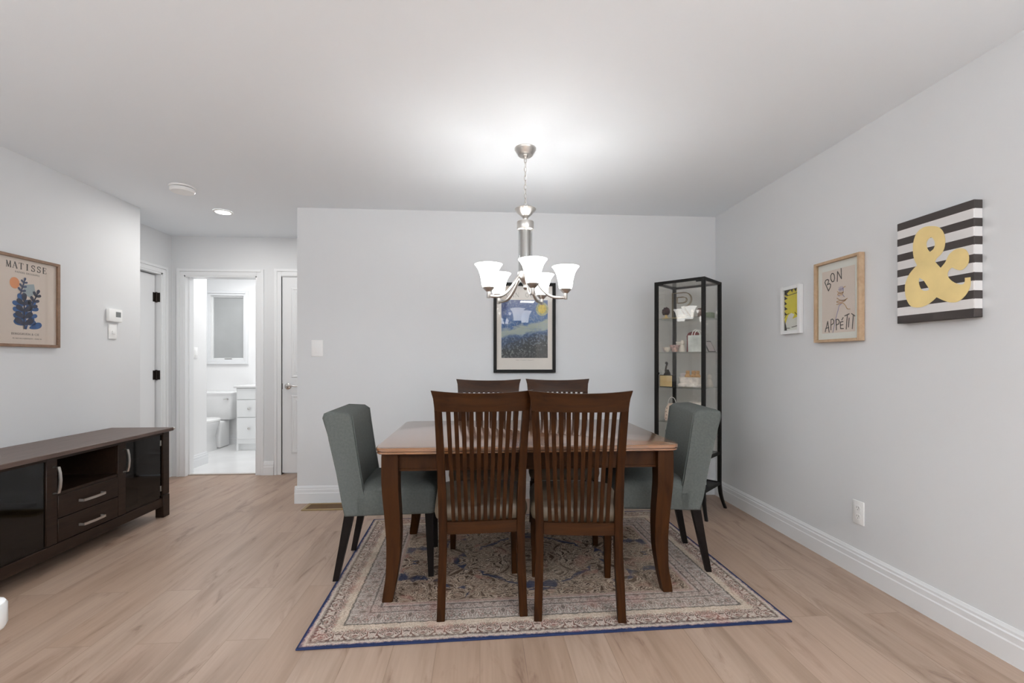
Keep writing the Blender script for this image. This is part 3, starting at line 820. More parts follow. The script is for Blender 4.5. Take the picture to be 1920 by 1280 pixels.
# local: x towards the room (front at 0), y along the wall, back at x = -.42
D = -.42; HL = .70
b = B(); box(b, D - .01, -HL - .02, .640, .022, HL + .02, .666, .003); obj('top', b, 'tvtop', tv)
for s in (-1, 1):
    b = B(); box(b, -.05, s * HL - (.065 if s > 0 else 0), .168, .002, s * HL + (.065 if s < 0 else 0), .640, .002)
    box(b, -.055, s * HL - (.068 if s > 0 else 0), 0, .005, s * HL + (.068 if s < 0 else 0), .165, .003); obj('corner_post', b, 'tv', tv)
    b = B(); box(b, D, s * HL - (.06 if s > 0 else 0), 0, D + .06, s * HL + (.06 if s < 0 else 0), .64, .002); obj('corner_post', b, 'tv', tv)
    b = B(); box(b, D + .06, s * (HL - .012) - .009, .10, -.05, s * (HL - .012) + .009, .64); obj('side_panel', b, 'tv', tv)
    b = B(); box(b, D + .01, s * .2475 - .0325, .150, -.022, s * .2475 + .0325, .64); obj('divider', b, 'tv', tv)
    b = B(); box(b, -.022, s * .2475 - .0325, .152, -.002, s * .2475 + .0325, .638, .002); obj('stile', b, 'tv', tv)
b = B(); box(b, -.045, -HL + .06, .085, -.002, HL - .06, .148, .002); obj('bottom_rail', b, 'tv', tv)
b = B(); box(b, D + .01, -HL + .02, .13, -.045, HL - .02, .15); obj('bottom_panel', b, 'tvin', tv)
b = B(); box(b, D + .002, -HL + .02, .14, D + .012, HL - .02, .64); obj('back_panel', b, 'tvin', tv)
b = B(); box(b, D + .01, -.215, .418, -.005, .215, .434); obj('niche_shelf', b, 'tv', tv)
b = B(); box(b, -.03, -HL + .065, .622, -.003, HL - .065, .640); obj('top_rail', b, 'tv', tv)
for z0, z1, zh in ((.288, .416, .350), (.154, .284, .207)):
    b = B(); box(b, -.03, -.212, z0, 0, .212, z1, .002); dr = obj('drawer', b, 'tv', tv)
    b = B()
    pts = [(.0, -.078), (.026, -.078), (.030, -.06), (.034, 0), (.030, .06), (.026, .078), (.0, .078)]
    rings = []
    for i, (x, y) in enumerate(pts):
        rings.append([(x - .003, y, zh - .007), (x + .003, y, zh - .007), (x + .003, y, zh + .007), (x - .003, y, zh + .007)] if 0 < i < 6 else [(x, y - .004, zh - .007), (x, y + .004, zh - .007), (x, y + .004, zh + .007), (x, y - .004, zh + .007)])
    loft(b, rings); obj('handle', b, 'nickel', dr, label='brushed nickel bow handle')
for s in (-1, 1):
    y0, y1 = (.282, .632) if s > 0 else (-.632, -.282)
    b = B(); box(b, -.016, y0, .152, -.010, y1, .620); dr = obj('door', b, 'smoke', tv, label='smoked glass door')
    ys = s * .2475 if s > 0 else -.2475
    yh = .262 if s > 0 else -.236
    b = B(); rings = []
    for i, (x, z) in enumerate([(-.004, .436), (.022, .436), (.030, .47), (.033, .51), (.030, .55), (.022, .584), (-.004, .584)]):
        rings.append([(x - .003, yh - .008, z), (x + .003, yh - .008, z), (x + .003, yh + .008, z), (x - .003, yh + .008, z)] if 0 < i < 6 else [(x, yh - .008, z - .004), (x, yh + .008, z - .004), (x, yh + .008, z + .004), (x, yh - .008, z + .004)])
    loft(b, rings); obj('handle', b, 'nickel', dr, label='brushed nickel bow handle')
    for z in (.22, .56):
        b = B(); box(b, -.018, y1 - .012 if s > 0 else y0, z - .02, -.008, y1 if s > 0 else y0 + .012, z + .02, .001)
        obj('hinge_plate', b, 'nickel', dr)
    b = B(); box(b, D + .012, y0, .385, -.05, y1, .400); obj('inner_shelf', b, 'tvin', tv)
b = B(); lathe(b, [(.004, -.012), (.008, -.010), (.010, 0), (.008, .010), (.004, .012)], n=12); o = obj('end_knob', b, 'nickel', tv, loc=(.012, HL + .030, .655)); o.rotation_euler = (R(90), 0, 0)
# electronics behind the right glass door
b = B(); box(b, -.36, .30, .4005, -.09, .52, .475, .004)
rc = obj('media_receiver', b, pbr('device_black', (.02, .02, .02), .35), loc=(-2.37, 2.94, 0)); tag(rc, 'black media receiver box behind the right glass door of the stand', 'electronics')
for i in range(4):
    b = B(); lathe(b, [(.006, 0), (.006, .004), (.003, .005)], n=10)
    for v in b.verts: v.co = Vector((-.09 + v.co.z, .33 + i * .045 + v.co.x, .438 + v.co.y))
    obj('dial', b, 'inkg', rc)
b = B(); box(b, -.34, .30, .1505, -.08, .50, .27, .006)
gc = obj('game_console', b, 'slot', loc=(-2.37, 2.94, 0)); tag(gc, 'black console box on the lower level behind the right glass door', 'electronics')

# ------------------------------------------------------------------ white side table at the left foreground
st = thing('side_table', 'white round-cornered table corner at the left foreground edge', 'table', (-1.379, .955, 0))
b = B(); loft(b, [[(x, y, z) for x, y in rrect(.245 - i, .25 - i, .05 - i)] for z, i in ((.535, .01), (.537, .004), (.545, 0), (.592, 0), (.598, .003), (.60, .009))]); obj('tabletop', b, 'whitep', st)
for sx in (-1, 1):
    for sy in (-1, 1):
        b = B(); post(b, [(sx * .16, sy * .16, 0, .016, .016), (sx * .16, sy * .16, .536, .02, .02)]); obj('leg', b, 'whitep', st)

# ------------------------------------------------------------------ wall art
# local frame: x to the viewer's right, z up, wall plane y = 0, out of the wall is -y


def framed(name, label, loc, rz, W, Hh, dep, fw, fmat, cat='picture', group=None):
    t = thing(name, label, cat, loc, rz, group)
    b = B()
    for x0, x1, z0, z1 in ((-W / 2, -W / 2 + fw, -Hh / 2, Hh / 2), (W / 2 - fw, W / 2, -Hh / 2, Hh / 2), (-W / 2 + fw, W / 2 - fw, -Hh / 2, -Hh / 2 + fw), (-W / 2 + fw, W / 2 - fw, Hh / 2 - fw, Hh / 2)):
        box(b, x0, -dep, z0, x1, -.001, z1, .0015)
    obj('frame', b, fmat, t)
    return t


def sheet(bm, x0, x1, z0, z1, y, t=.0008): return box(bm, x0, y - t, z0, x1, y, z1)


# striped canvas with gold ampersand
cv = thing('ampersand_canvas', 'black and white striped canvas with a gold ampersand', 'picture', (2.07, 1.9, 1.6), R(-90))
CW, CH, CD = .1725, .242, .041
b = B(); box(b, -CW, -CD, -CH, CW, -.001, CH, .003); obj('canvas', b, 'canvas', cv)
sh = 2 * CH / 13
for i in range(0, 13, 2):
    b = B(); z0 = -CH + i * sh; e = .0006
    box(b, -CW - e, -CD - e, max(z0, -CH - e) if i else -CH - e, CW + e, -.002, z0 + sh + (e if i == 12 else 0), .002)
    obj('stripe', b, 'brownink', cv, label='brown black painted stripe')
AMP = [(-.008, .185), (.025, .172), (.047, .147), (.057, .112), (.055, .074), (.042, .05), (.021, .033), (.013, .02), (.038, -.013), (.058, .008), (.074, .037), (.099, .053), (.125, .052), (.144, .039), (.154, .013), (.152, -.015), (.139, -.033), (.12, -.04), (.099, -.03), (.087, -.022), (.075, -.029), (.068, -.043), (.071, -.06), (.089, -.082), (.115, -.098), (.132, -.1), (.138, -.09), (.138, -.075), (.16, -.076), (.16, -.107), (.152, -.132), (.135, -.155), (.11, -.171), (.081, -.171), (.052, -.159), (.02, -.14), (.003, -.154), (-.026, -.17), (-.061, -.176), (-.098, -.167), (-.119, -.138), (-.129, -.101), (-.129, -.059), (-.113, -.02), (-.091, .005), (-.07, .021), (-.085, .056), (-.09, .093), (-.088, .133), (-.073, .17), (-.043, .188)]
AH1 = [(-.004, .133), (.009, .117), (.013, .096), (.006, .078), (-.01, .069), (-.02, .084), (-.026, .106), (-.021, .124)]
AH2 = [(-.06, -.039), (-.04, -.054), (-.026, -.076), (-.013, -.098), (-.017, -.103), (-.034, -.103), (-.049, -.095), (-.059, -.074), (-.062, -.053)]


def rounded(pts, corners, n=4):
    """closed outline smoothed between its sharp corners"""
    if not corners:
        k = len(pts); return crom(pts[-2:] + pts + pts[:2], n)[2 * n:(k + 2) * n]
    out = []; cs = sorted(corners)
    for a, c in zip(cs, cs[1:] + [cs[0] + len(pts)]):
        out += crom([pts[i % len(pts)] for i in range(a, c + 1)], n)[:-1]
    return out


filled('ampersand', [rounded(AMP, [7, 8, 27, 28, 35, 45]), rounded(AH1, [4]), rounded(AH2, [0, 3])], .0012, 'gold', cv, (0, -CD - .0014, 0), 'gold foil ampersand')

# BON APPETIT print in oak frame
ba = framed('bon_appetit_print', 'oak framed blush print reading BON APPÉTIT with a fork drawing', (2.07, 2.47, 1.525), R(-90), .335, .478, .034, .016, 'oakf')
b = B(); sheet(b, -.152, .152, -.224, .224, -.014); obj('mat_board', b, 'mat', ba)
b = B(); sheet(b, -.120, .120, -.186, .181, -.0150); obj('print', b, 'paper', ba)
LET = [[(-.072, .064), (-.101, .118), (-.095, .129), (-.08, .133), (-.07, .127), (-.074, .113), (-.082, .101), (-.064, .106), (-.055, .098), (-.058, .083), (-.072, .064)], [(-.045, .162), (-.055, .15), (-.053, .128), (-.043, .113), (-.031, .113), (-.024, .128), (-.027, .149), (-.035, .16), (-.045, .162)], [(-.004, .108), (-.002, .165), (.027, .119), (.025, .178)], [(-.098, -.176), (-.078, -.116), (-.067, -.18)], [(-.094, -.157), (-.07, -.152)], [(-.053, -.167), (-.052, -.107), (-.04, -.105), (-.031, -.115), (-.033, -.131), (-.051, -.139)], [(-.011, -.17), (-.012, -.11), (.001, -.11), (.011, -.121), (.007, -.137), (-.011, -.142)], [(.039, -.126), (.019, -.128), (.021, -.165), (.042, -.166)], [(.021, -.145), (.039, -.144)], [(.03, -.116), (.04, -.104)], [(.052, -.095), (.083, -.087)], [(.07, -.093), (.062, -.17)], [(.083, -.11), (.078, -.16)], [(.1, -.087), (.123, -.102)], [(.112, -.097), (.105, -.171)]]
b = B()
for l in LET: ribbon(b, [(x * .97, z) for x, z in l], .0054, -.0160)
obj('lettering', b, 'ink', ba)
b = B()
for l in [[(-.037, -.184), (-.014, -.103), (.01, -.033), (.03, -.022)], [(.004, .059), (.041, .062)], [(.01, .072), (.012, .049)], [(.019, .075), (.022, .05)], [(.03, .075), (.032, .05)], [(.039, .067), (.04, .047)], [(.001, .025), (.015, .021)], [(.035, .027), (.046, .014)]]:
    ribbon(b, l, .0030, -.0160)
obj('fork_drawing', b, 'purple', ba)
b = B()
for l in [[(-.002, .049), (.018, .039), (.041, .042), (.03, .033), (.007, .038), (.001, .03), (.035, .027)], [(-.005, .012), (.018, -.002), (.046, -.006), (.069, .002), (.049, -.006), (.018, -.004), (-.008, -.01), (.03, -.015), (.058, -.007)], [(-.008, -.024), (.012, -.022), (.041, -.023), (.058, -.041), (.069, -.057), (.088, -.06)], [(.041, .067), (.055, .071)]]:
    ribbon(b, crom(l, 3), .0036, -.0168)
obj('noodle_drawing', b, 'noodle', ba)
b = B(); sheet(b, -.1515, .1515, -.2230, .2230, -.020, .002); obj('glass_pane', b, 'clear', ba)

# small yellow print in white frame
yp = framed('yellow_print', 'small white framed yellow print with black jagged edges', (2.07, 2.862, 1.513), R(-90), .187, .318, .027, .024, 'whitep')
b = B(); sheet(b, -.0705, .0705, -.136, .136, -.010); obj('print', b, 'yellow', yp)
b = B(); prism(b, [(-.0705, -.136), (.0705, -.136), (.0705, -.085)] + [(.0705 * .6 + .05 * math.cos(R(t)), -.078 + .028 * math.sin(R(t))) for t in (30, 80, 140)] + [(-.005 + .045 * math.cos(R(t)), -.07 + .05 * math.sin(R(t))) for t in (50, 90, 130, 170)] + [(-.0705, -.10)], 'y', -.0116, -.0108); obj('white_mound', b, 'mat', yp)
b = B()
for i, z in enumerate((.118, .085, .05, .015, -.02)):
    prism(b, [(-.0705, z + .014), (-.0705, z - .012), (-.046 + .006 * (i % 2), z - .006)], 'y', -.0128, -.012)
prism(b, [(-.0705, .136), (-.0705, .105), (-.035, .10), (-.048, .114), (-.01, .136)], 'y', -.0128, -.012)
for x in (.0, .035): prism(b, [(x - .012, .136), (x + .012, .136), (x + .004, .114)], 'y', -.0128, -.012)
ribbon(b, [(-.05, .098), (.07, .108)], .004, -.0120)
ribbon(b, [(-.07, -.05), (-.055, -.03), (-.03, -.022)], .004, -.0120); ribbon(b, [(.03, -.02), (.055, -.04)], .004, -.012)
ribbon(b, [(-.052, -.118), (-.02, -.12)], .004, -.0120); ribbon(b, [(.0, -.115), (.055, -.108)], .004, -.0120)
prism(b, [(-.0705, -.06), (-.0705, -.136), (-.046, -.136), (-.056, -.10)], 'y', -.0128, -.012)
obj('black_drawing', b, 'brownink', yp)
b = B(); sheet(b, -.070, .070, -.1345, .1345, -.017, .002); obj('glass_pane', b, 'clear', yp)

# large poster on the back wall: black frame, generic night landscape


def night_material():
    m = bpy.data.materials.new('night_landscape'); m.use_nodes = True
    nt = m.node_tree; p = nt.nodes['Principled BSDF']
    tc = N(nt, 'ShaderNodeTexCoord'); sep = N(nt, 'ShaderNodeSeparateXYZ'); nt.links.new(tc.outputs['Object'], sep.inputs[0])
    n = N(nt, 'ShaderNodeTexNoise', i_Scale=9.0, i_Detail=5.0, i_Distortion=.8)
    mp = N(nt, 'ShaderNodeMapping'); mp.inputs['Scale'].default_value = (1, 1, 2.6); nt.links.new(tc.outputs['Object'], mp.inputs[0]); nt.links.new(mp.outputs[0], n.inputs['Vector'])
    n2 = N(nt, 'ShaderNodeTexNoise', i_Scale=70.0, i_Detail=3.0); nt.links.new(tc.outputs['Object'], n2.inputs['Vector'])
    h = math_(nt, 'ADD', sep.outputs[2], math_(nt, 'MULTIPLY', math_(nt, 'SUBTRACT', n.outputs['Fac'], .5), .12))
    h = math_(nt, 'ADD', h, math_(nt, 'MULTIPLY', sep.outputs[0], -.22))
    hh = math_(nt, 'ADD', math_(nt, 'MULTIPLY', h, 2.0), .5)
    base = ramp(nt, hh, [(0, (.016, .012, .012)), (.18, (.018, .018, .022)), (.30, (.02, .03, .055)), (.37, (.025, .065, .17)), (.40, (.05, .11, .26)), (.455, (.36, .42, .40)), (.53, (.42, .47, .42)), (.58, (.06, .15, .38)), (.72, (.07, .16, .40)), (.85, (.11, .17, .39)), (1, (.10, .13, .30))])
    c = mixc(nt, math_(nt, 'MULTIPLY', ramp(nt, n2.outputs['Fac'], [(.5, (0, 0, 0)), (.62, (1, 1, 1))]), .42), base, ramp(nt, hh, [(0, (.10, .09, .08)), (.15, (.42, .45, .44)), (.28, (.25, .33, .5)), (.6, (.38, .45, .6)), (1, (.36, .42, .6))]))
    nt.links.new(c, p.inputs['Base Color']); p.inputs['Roughness'].default_value = .7
    return m


ps = framed('landscape_poster', 'black framed blue night landscape poster on the back wall behind the chandelier', (.380, 3.86, 1.456), 0, .530, .765, .026, .026, 'black')
b = B(); sheet(b, -.2385, .2385, -.356, .356, -.008); obj('poster_paper', b, pbr('poster_paper', (.86, .79, .755), .8), ps)
b = B(); sheet(b, -.1985, .1985, -.247, .247, -.0092); obj('painting', b, night_material(), ps, loc=(0, 0, -.010))
b = B(); prism(b, ellipse(.150, .162, .036, .040, n=28), 'y', -.0116, -.0108); obj('yellow_disc', b, pbr('yellow_disc_print', (.74, .56, .10), .7, var=.25, vscale=60), ps)
b = B(); prism(b, ellipse(.150, .160, .054, .058, n=28), 'y', -.0107, -.0104); obj('pale_disc', b, pbr('pale_disc_print', (.44, .45, .28), .7, var=.3, vscale=60), ps)
b = B(); serif_word(b, 'VAN GOGH', -.165, .165, .262, .036, .0028, -.0092); obj('lettering', b, 'inkg', ps)
text('caption', 'THE STARRY NIGHT', .013, 'inkg', ps, (0, -.0094, -.276), spacing=1.4)
b = B(); sheet(b, -.2385, .2385, -.3560, .3560, -.016, .002); obj('glass_pane', b, 'clear', ps)

# poster with leaves on the left wall
mp_ = framed('leaf_poster', 'walnut framed rose poster reading MATISSE on the left wall above the stand', (-2.81, 3.018, 1.539), R(90), .416, .555, .022, .018, 'walnutf')
b = B(); sheet(b, -.191, .191, -.260, .260, -.008); obj('poster_paper', b, 'paperm', mp_)
b = B(); serif_word(b, 'MATISSE', -.128, .124, .198, .036, .0048, -.0092); obj('lettering', b, 'ink', mp_)
text('caption', 'PAPIERS DECOUPES', .0155, 'inkg', mp_, (0, -.0094, .176), spacing=1.15)
text('caption', 'BERGGRUEN & CIE', .019, 'inkg', mp_, (-.012, -.0094, -.199), spacing=1.1)
text('caption', '70, RUE DE L\'UNIVERSITE - PARIS VII', .0095, 'inkg', mp_, (0, -.0094, -.226), spacing=1.2)
b = B(); prism(b, ellipse(-.078, .108, .029, .034, n=28), 'y', -.0096, -.0088); obj('orange_disc', b, 'orange', mp_)
b = B(); prism(b, [(-.02, .105), (.04, .118), (.05, .07), (.02, .03), (-.03, .05)], 'y', -.0096, -.0088); obj('pale_shape', b, 'pale', mp_)


def plant(bm, x0, z0, x1, z1, n, L, W, y, spread=50):
    ribbon(bm, [(x0, z0), (x1, z1)], .008, y)
    d = math.atan2(z1 - z0, x1 - x0)
    for i in range(n):
        f = (i + .6) / n; px, pz = x0 + (x1 - x0) * f, z0 + (z1 - z0) * f
        for s in (-1, 1):
            prism(bm, leaf(px, pz, L * (1 - .25 * f), W * (1 - .2 * f), d + s * R(spread)), 'y', y - .0006, y)
    prism(bm, leaf(x1, z1, L * .8, W * .9, d), 'y', y - .0006, y)


b = B(); plant(b, -.012, -.165, -.040, -.010, 4, .075, .036, -.0100, 62); prism(b, leaf(.01, -.16, .085, .04, R(20)), 'y', -.0106, -.01); plant(b, -.01, -.165, .030, -.03, 3, .06, .03, -.0100, 55); obj('blue_leaves', b, 'blue', mp_)
b = B(); plant(b, -.022, -.165, -.022, .0, 4, .068, .036, -.0110, 58); plant(b, .012, -.05, .058, .055, 3, .045, .022, -.0110, 48); obj('navy_leaves', b, 'navy', mp_)
b = B(); plant(b, -.045, .045, -.022, .125, 3, .032, .015, -.0110, 55); obj('slate_leaves', b, pbr('slate_blue_print', (.07, .09, .19), .8), mp_)
b = B(); sheet(b, -.1905, .1905, -.2590, .2590, -.014, .002); obj('glass_pane', b, 'clear', mp_)

# ------------------------------------------------------------------ wall and ceiling fittings
t = thing('thermostat', 'white square thermostat with grey screen on the left wall', 'thermostat', (-2.81, 3.68, 1.522), R(90))
b = B(); box(b, -.064, -.028, -.049, .064, -.001, .049, .006, 2); obj('body', b, 'white', t)
b = B(); box(b, -.002, -.0295, -.012, .046, -.0275, .028, .001); obj('screen', b, 'screen', t)
t = thing('dimmer_switch', 'narrow white wall switch with a small knob under the thermostat', 'switch', (-2.81, 3.676, 1.400), R(90))
b = B(); box(b, -.037, -.010, -.058, .037, -.001, .058, .003, 2); obj('cover_plate', b, 'white', t)
b = B(); box(b, -.012, -.018, -.022, .012, -.009, .004, .003, 2); obj('toggle', b, 'white', t)
t = thing('light_switch', 'white double rocker light switch at left of the back wall', 'switch', (-1.3425, 3.86, 1.279), 0)
b = B(); box(b, -.048, -.007, -.068, .048, -.001, .068, .003, 2); obj('cover_plate', b, 'white', t)
b = B(); box(b, -.018, -.010, -.036, .018, -.006, .036, .002, 2); obj('rocker', b, 'white', t)
t = thing('light_switch', 'white light switch inside the bathroom doorway', 'switch', (-3.12, 5.21, 1.26), R(90))
b = B(); box(b, -.036, -.007, -.06, .036, -.001, .06, .003, 2); obj('cover_plate', b, 'white', t)
b = B(); box(b, -.016, -.010, -.033, .016, -.006, .033, .002, 2); obj('rocker', b, 'white', t)
t = thing('power_outlet', 'white duplex power outlet low on the right wall', 'outlet', (2.07, 2.341, .347), R(-90))
b = B(); box(b, -.037, -.007, -.064, .037, -.001, .064, .003, 2); obj('cover_plate', b, 'white', t)
for z in (.024, -.022):
    b = B(); prism(b, [(x, min(max(zz, z - .0145), z + .0145)) for x, zz in ellipse(0, z, .0175, .0175)], 'y', -.0085, -.0065); rc_ = obj('receptacle', b, 'white', t)
    b = B(); box(b, -.008, -.009, z - .001, -.006, -.0084, z + .008); box(b, .005, -.009, z - .001, .007, -.0084, z + .008); box(b, -.002, -.009, z - .010, .002, -.0084, z - .006); obj('slot', b, 'screen', rc_)
t = thing('smoke_alarm', 'round white smoke alarm on the ceiling', 'smoke alarm', (-2.157, 3.456, ZC))
b = B(); lathe(b, [(.083, -.001), (.083, -.009), (.078, -.012)], n=32); obj('base_plate', b, 'white', t)
b = B(); lathe(b, [(.070, -.012), (.070, -.018), (.066, -.018)], n=32); obj('vent_ring', b, 'slot', t)
b = B(); lathe(b, [(.078, -.017), (.079, -.030), (.072, -.040), (.045, -.045), (.02, -.046), (.004, -.046)], n=32); obj('cover', b, 'white', t)
t = thing('recessed_light', 'round lit ceiling spotlight at the hall entrance', 'ceiling light', (-2.177, 4.014, ZC))
b = B(); lathe(b, [(.075, -.001), (.075, -.005), (.068, -.008), (.058, -.008), (.056, -.003), (.056, -.001)], n=32, cap=False); obj('trim_ring', b, 'white', t)
b = B(); lathe(b, [(.056, -.001), (.056, -.006), (.01, -.007)], n=32); obj('lens', b, 'lamp', t, label='glowing white lens')
t = thing('floor_vent', 'brass floor register with brown louvres by the back baseboard', 'floor vent', (-1.215, 3.743, 0))
b = B()
for x0, x1, y0, y1 in ((-.185, -.16, -.085, .085), (.16, .185, -.085, .085), (-.16, .16, -.085, -.062), (-.16, .16, .062, .085)): box(b, x0, y0, .0005, x1, y1, .007, .002)
obj('frame', b, 'brass', t)
b = B(); box(b, -.16, -.062, .0005, .16, .062, .002)
for i in range(9):
    y = -.056 + .014 * i; box(b, -.16, y - .004, .002, .16, y + .004, .005)
obj('louvre', b, 'ventdark', t)

# ------------------------------------------------------------------ bathroom fittings
t = thing('toilet', 'white toilet seen through the bathroom doorway', 'toilet', (-3.57, 6.28, .004))


def oval(cx, cy, a, b_, z, n=24, front=1.25):
    return [(cx + a * math.cos(u), cy + b_ * math.sin(u) * (front if math.sin(u) < 0 else .85), z) for u in [2 * PI * i / n for i in range(n)]]


b = B(); loft(b, [oval(0, -.10, .115, .20, 0, front=1.1), oval(0, -.10, .105, .19, .06, front=1.1), oval(0, -.10, .10, .17, .18, front=1.1), oval(0, -.14, .15, .19, .28), oval(0, -.16, .185, .215, .355), oval(0, -.16, .19, .22, .385)]); obj('bowl', b, 'porc', t)
b = B(); box(b, -.12, .02, .0, .12, .26, .36, .03, 3); obj('pedestal', b, 'porc', t)
b = B(); loft(b, [oval(0, -.15, .188, .222, .386), oval(0, -.15, .192, .226, .39), oval(0, -.15, .192, .226, .41), oval(0, -.15, .18, .21, .418)]); obj('seat_lid', b, 'white', t)
b = B(); loft(b, [[(x, y + .20, z) for x, y in rrect(hx, hy, .035)] for z, hx, hy in ((.37, .19, .075), (.39, .205, .085), (.715, .225, .10))]); obj('tank', b, 'porc', t)
b = B(); loft(b, [[(x, y + .20, z) for x, y in rrect(hx, hy, .035)] for z, hx, hy in ((.715, .235, .108), (.735, .237, .11), (.748, .228, .10))]); obj('tank_lid', b, 'porc', t)
b = B(); tube(b, [(.17, .10, .65), (.17, .085, .65)], .012, 10); tube(b, [(.17, .088, .65), (.12, .084, .645)], .006, 8); obj('flush_lever', b, 'satin', t)
t = thing('bathroom_vanity', 'white bathroom vanity with three drawers and round knobs', 'vanity', (-2.80, 6.35, .004))
b = B(); box(b, -.35, -.235, .09, .35, .24, .815, .003); box(b, -.35, -.19, 0, .35, .24, .09); box(b, -.35, -.235, 0, -.325, .24, .09); obj('body', b, 'whitep', t)
for z0, z1, kn in ((.668, .81, 0), (.438, .660, 1), (.155, .430, 1)):
    b = B(); box(b, -.335, -.252, z0, -.035, -.235, z1, .003); dr = obj('drawer', b, 'whitep', t)
    if kn:
        b = B(); zc = (z0 + z1) / 2
        loft(b, [[(-.18 + r * math.cos(u), y, zc + r * math.sin(u)) for u in [2 * PI * i / 14 for i in range(14)]] for r, y in ((.006, -.252), (.006, -.262), (.016, -.266), (.017, -.272), (.010, -.277))]); obj('knob', b, 'satin', dr, label='satin nickel round knob')
b = B(); box(b, -.03, -.252, .155, .335, -.235, .81, .003); obj('door', b, 'whitep', t)
b = B(); box(b, -3.175, 6.085, .8195, -2.43, 6.598, .850, .004, 2)
o = obj('countertop', b, 'tile'); tag(o, 'white stone countertop on the bathroom vanity', 'countertop')
b = B(); lathe(b, [(.026, 0), (.028, .004), (.028, .09), (.012, .105), (.010, .13), (.004, .132)], n=16); tube(b, [(0, 0, .13), (0, 0, .145), (-.03, 0, .145)], .004, 6)
o = obj('soap_bottle', b, 'white', loc=(-3.02, 6.42, .8505)); tag(o, 'small white pump soap bottle on the bathroom countertop', 'bottle')

# ------------------------------------------------------------------ glass curio cabinet in the right corner
KX, KY, KR = 1.657, 3.512, R(-47.3)
KW, KD = .394, .362
cb = thing('display_cabinet', 'tall black metal framed glass display cabinet in the right corner', 'display cabinet', (KX, KY, 0), KR)
hw, hd, pt = KW / 2, KD / 2, .0125
for sx in (-1, 1):
    for sy in (-1, 1):
        b = B(); keys = [(.034, 0, .8), (.020, .05, .8), (.006, .12, .95), (0, .20, 1), (0, .5, 1), (0, 1.80, 1)]
        post(b, [(sx * (hw - pt + o), sy * (hd - pt + o), z, pt * k, pt * k) for o, z, k in crom(keys[:4], 4) + keys[4:]]); obj('leg', b, 'black', cb)


def frame_bars(bm, z0, z1, t_=.008, ins=0.):
    for s in (-1, 1):
        box(bm, -hw + .02, s * (hd - pt) - t_, z0, hw - .02, s * (hd - pt) + t_, z1); box(bm, s * (hw - pt) - t_, -hd + .02, z0, s * (hw - pt) + t_, hd - .02, z1)


b = B(); frame_bars(b, 1.78, 1.80, .0115); obj('top_frame', b, 'black', cb)
b = B(); frame_bars(b, .43, .45, .009); obj('middle_frame', b, 'black', cb)
b = B(); frame_bars(b, .19, .212, .009); obj('bottom_frame', b, 'black', cb)
b = B(); box(b, -hw + .024, -hd + .024, .200, hw - .024, hd - .024, .206); obj('bottom_shelf', b, 'black', cb)
SH = [1.51, 1.2435, .968, .697, .448]
for z in SH:
    b = B(); box(b, -hw + .024, -hd + .024, z - .007, hw - .024, hd - .024, z); obj('glass_shelf', b, 'shelfglass', cb, label='clear glass shelf')
b = B(); box(b, -hw + .024, -hd + .010, .455, hw - .024, -hd + .0145, 1.778); dr = obj('door', b, 'cabglass', cb, label='clear glass door')
b = B(); lathe(b, [(.004, 0), (.004, .012), (.010, .014), (.011, .02), (.006, .025)], n=14)
for v in b.verts: v.co = Vector((-hw + .036 + v.co.x, -hd + .010 - v.co.z, 1.075 + v.co.y))
obj('door_knob', b, 'black', dr)
b = B()
for x in (-hw + .045, hw - .045): box(b, x - .022, -hd + .006, 1.770, x + .022, -hd + .02, 1.779)
obj('pivot_hinge', b, 'black', dr)
for s in (-1, 1):
    b = B(); box(b, s * (hw - .0125) - .002, -hd + .024, .455, s * (hw - .0125) + .002, hd - .024, 1.778); obj('side_pane', b, 'cabglass', cb)
b = B(); box(b, -hw + .024, hd - .0145, .455, hw - .024, hd - .0105, 1.778); obj('back_pane', b, 'cabglass', cb)
b = B(); box(b, -hw + .024, -hd + .024, 1.787, hw - .024, hd - .024, 1.791); obj('top_pane', b, 'cabglass', cb)

# things kept in the cabinet; positions in the cabinet's own frame (x along its door, y to its back)
_c, _s = math.cos(KR), math.sin(KR)


def inside(x, y, z): return (KX + x * _c - y * _s, KY + x * _s + y * _c, z)


def item(name, label, cat, x, y, z, rz=0., group=None):
    return thing(name, label, cat, inside(x, y, z + .0006), KR + rz, group)


def one(name, bm, mat, label, cat, x, y, z, rz=0., group=None):
    o = obj(name, bm, mat, loc=inside(x, y, z + .0006)); o.rotation_euler.z = KR + rz
    return tag(o, label, cat, group)


M['burg'] = pbr('burgundy', (.055, .018, .025), .7, var=.3, vscale=40)
M['cream'] = pbr('cream_ceramic', (.80, .75, .68), .35)
M['lilac'] = pbr('pale_lilac', (.70, .63, .65), .6)
M['green'] = pbr('green_card', (.22, .30, .17), .6)
M['redcloth'] = pbr('dark_red_cloth', (.20, .035, .035), .8)
M['straw'] = pbr('orange_knit', (.56, .33, .14), .9, bump=.5, bscale=120, var=.2, vscale=60)
M['tin'] = pbr('yellow_tin', (.62, .48, .25), .45, var=.12, vscale=30)
M['pinkp'] = pbr('peach_pouch', (.86, .70, .60), .8)
M['photo'] = pbr('brown_photo', (.14, .075, .06), .5, var=.5, vscale=45)
M['scene'] = pbr('landscape_print', (.68, .73, .72), .6, var=.22, vscale=14)
M['wire'] = pbr('antique_gold_wire', (.22, .17, .10), .4, .6)
M['redpat'] = pbr('red_pattern', (.58, .40, .37), .5, var=.6, vscale=55)
M['lace'] = pbr('white_lace', (.82, .77, .73), .9, bump=.8, bscale=60, var=.18, vscale=30)

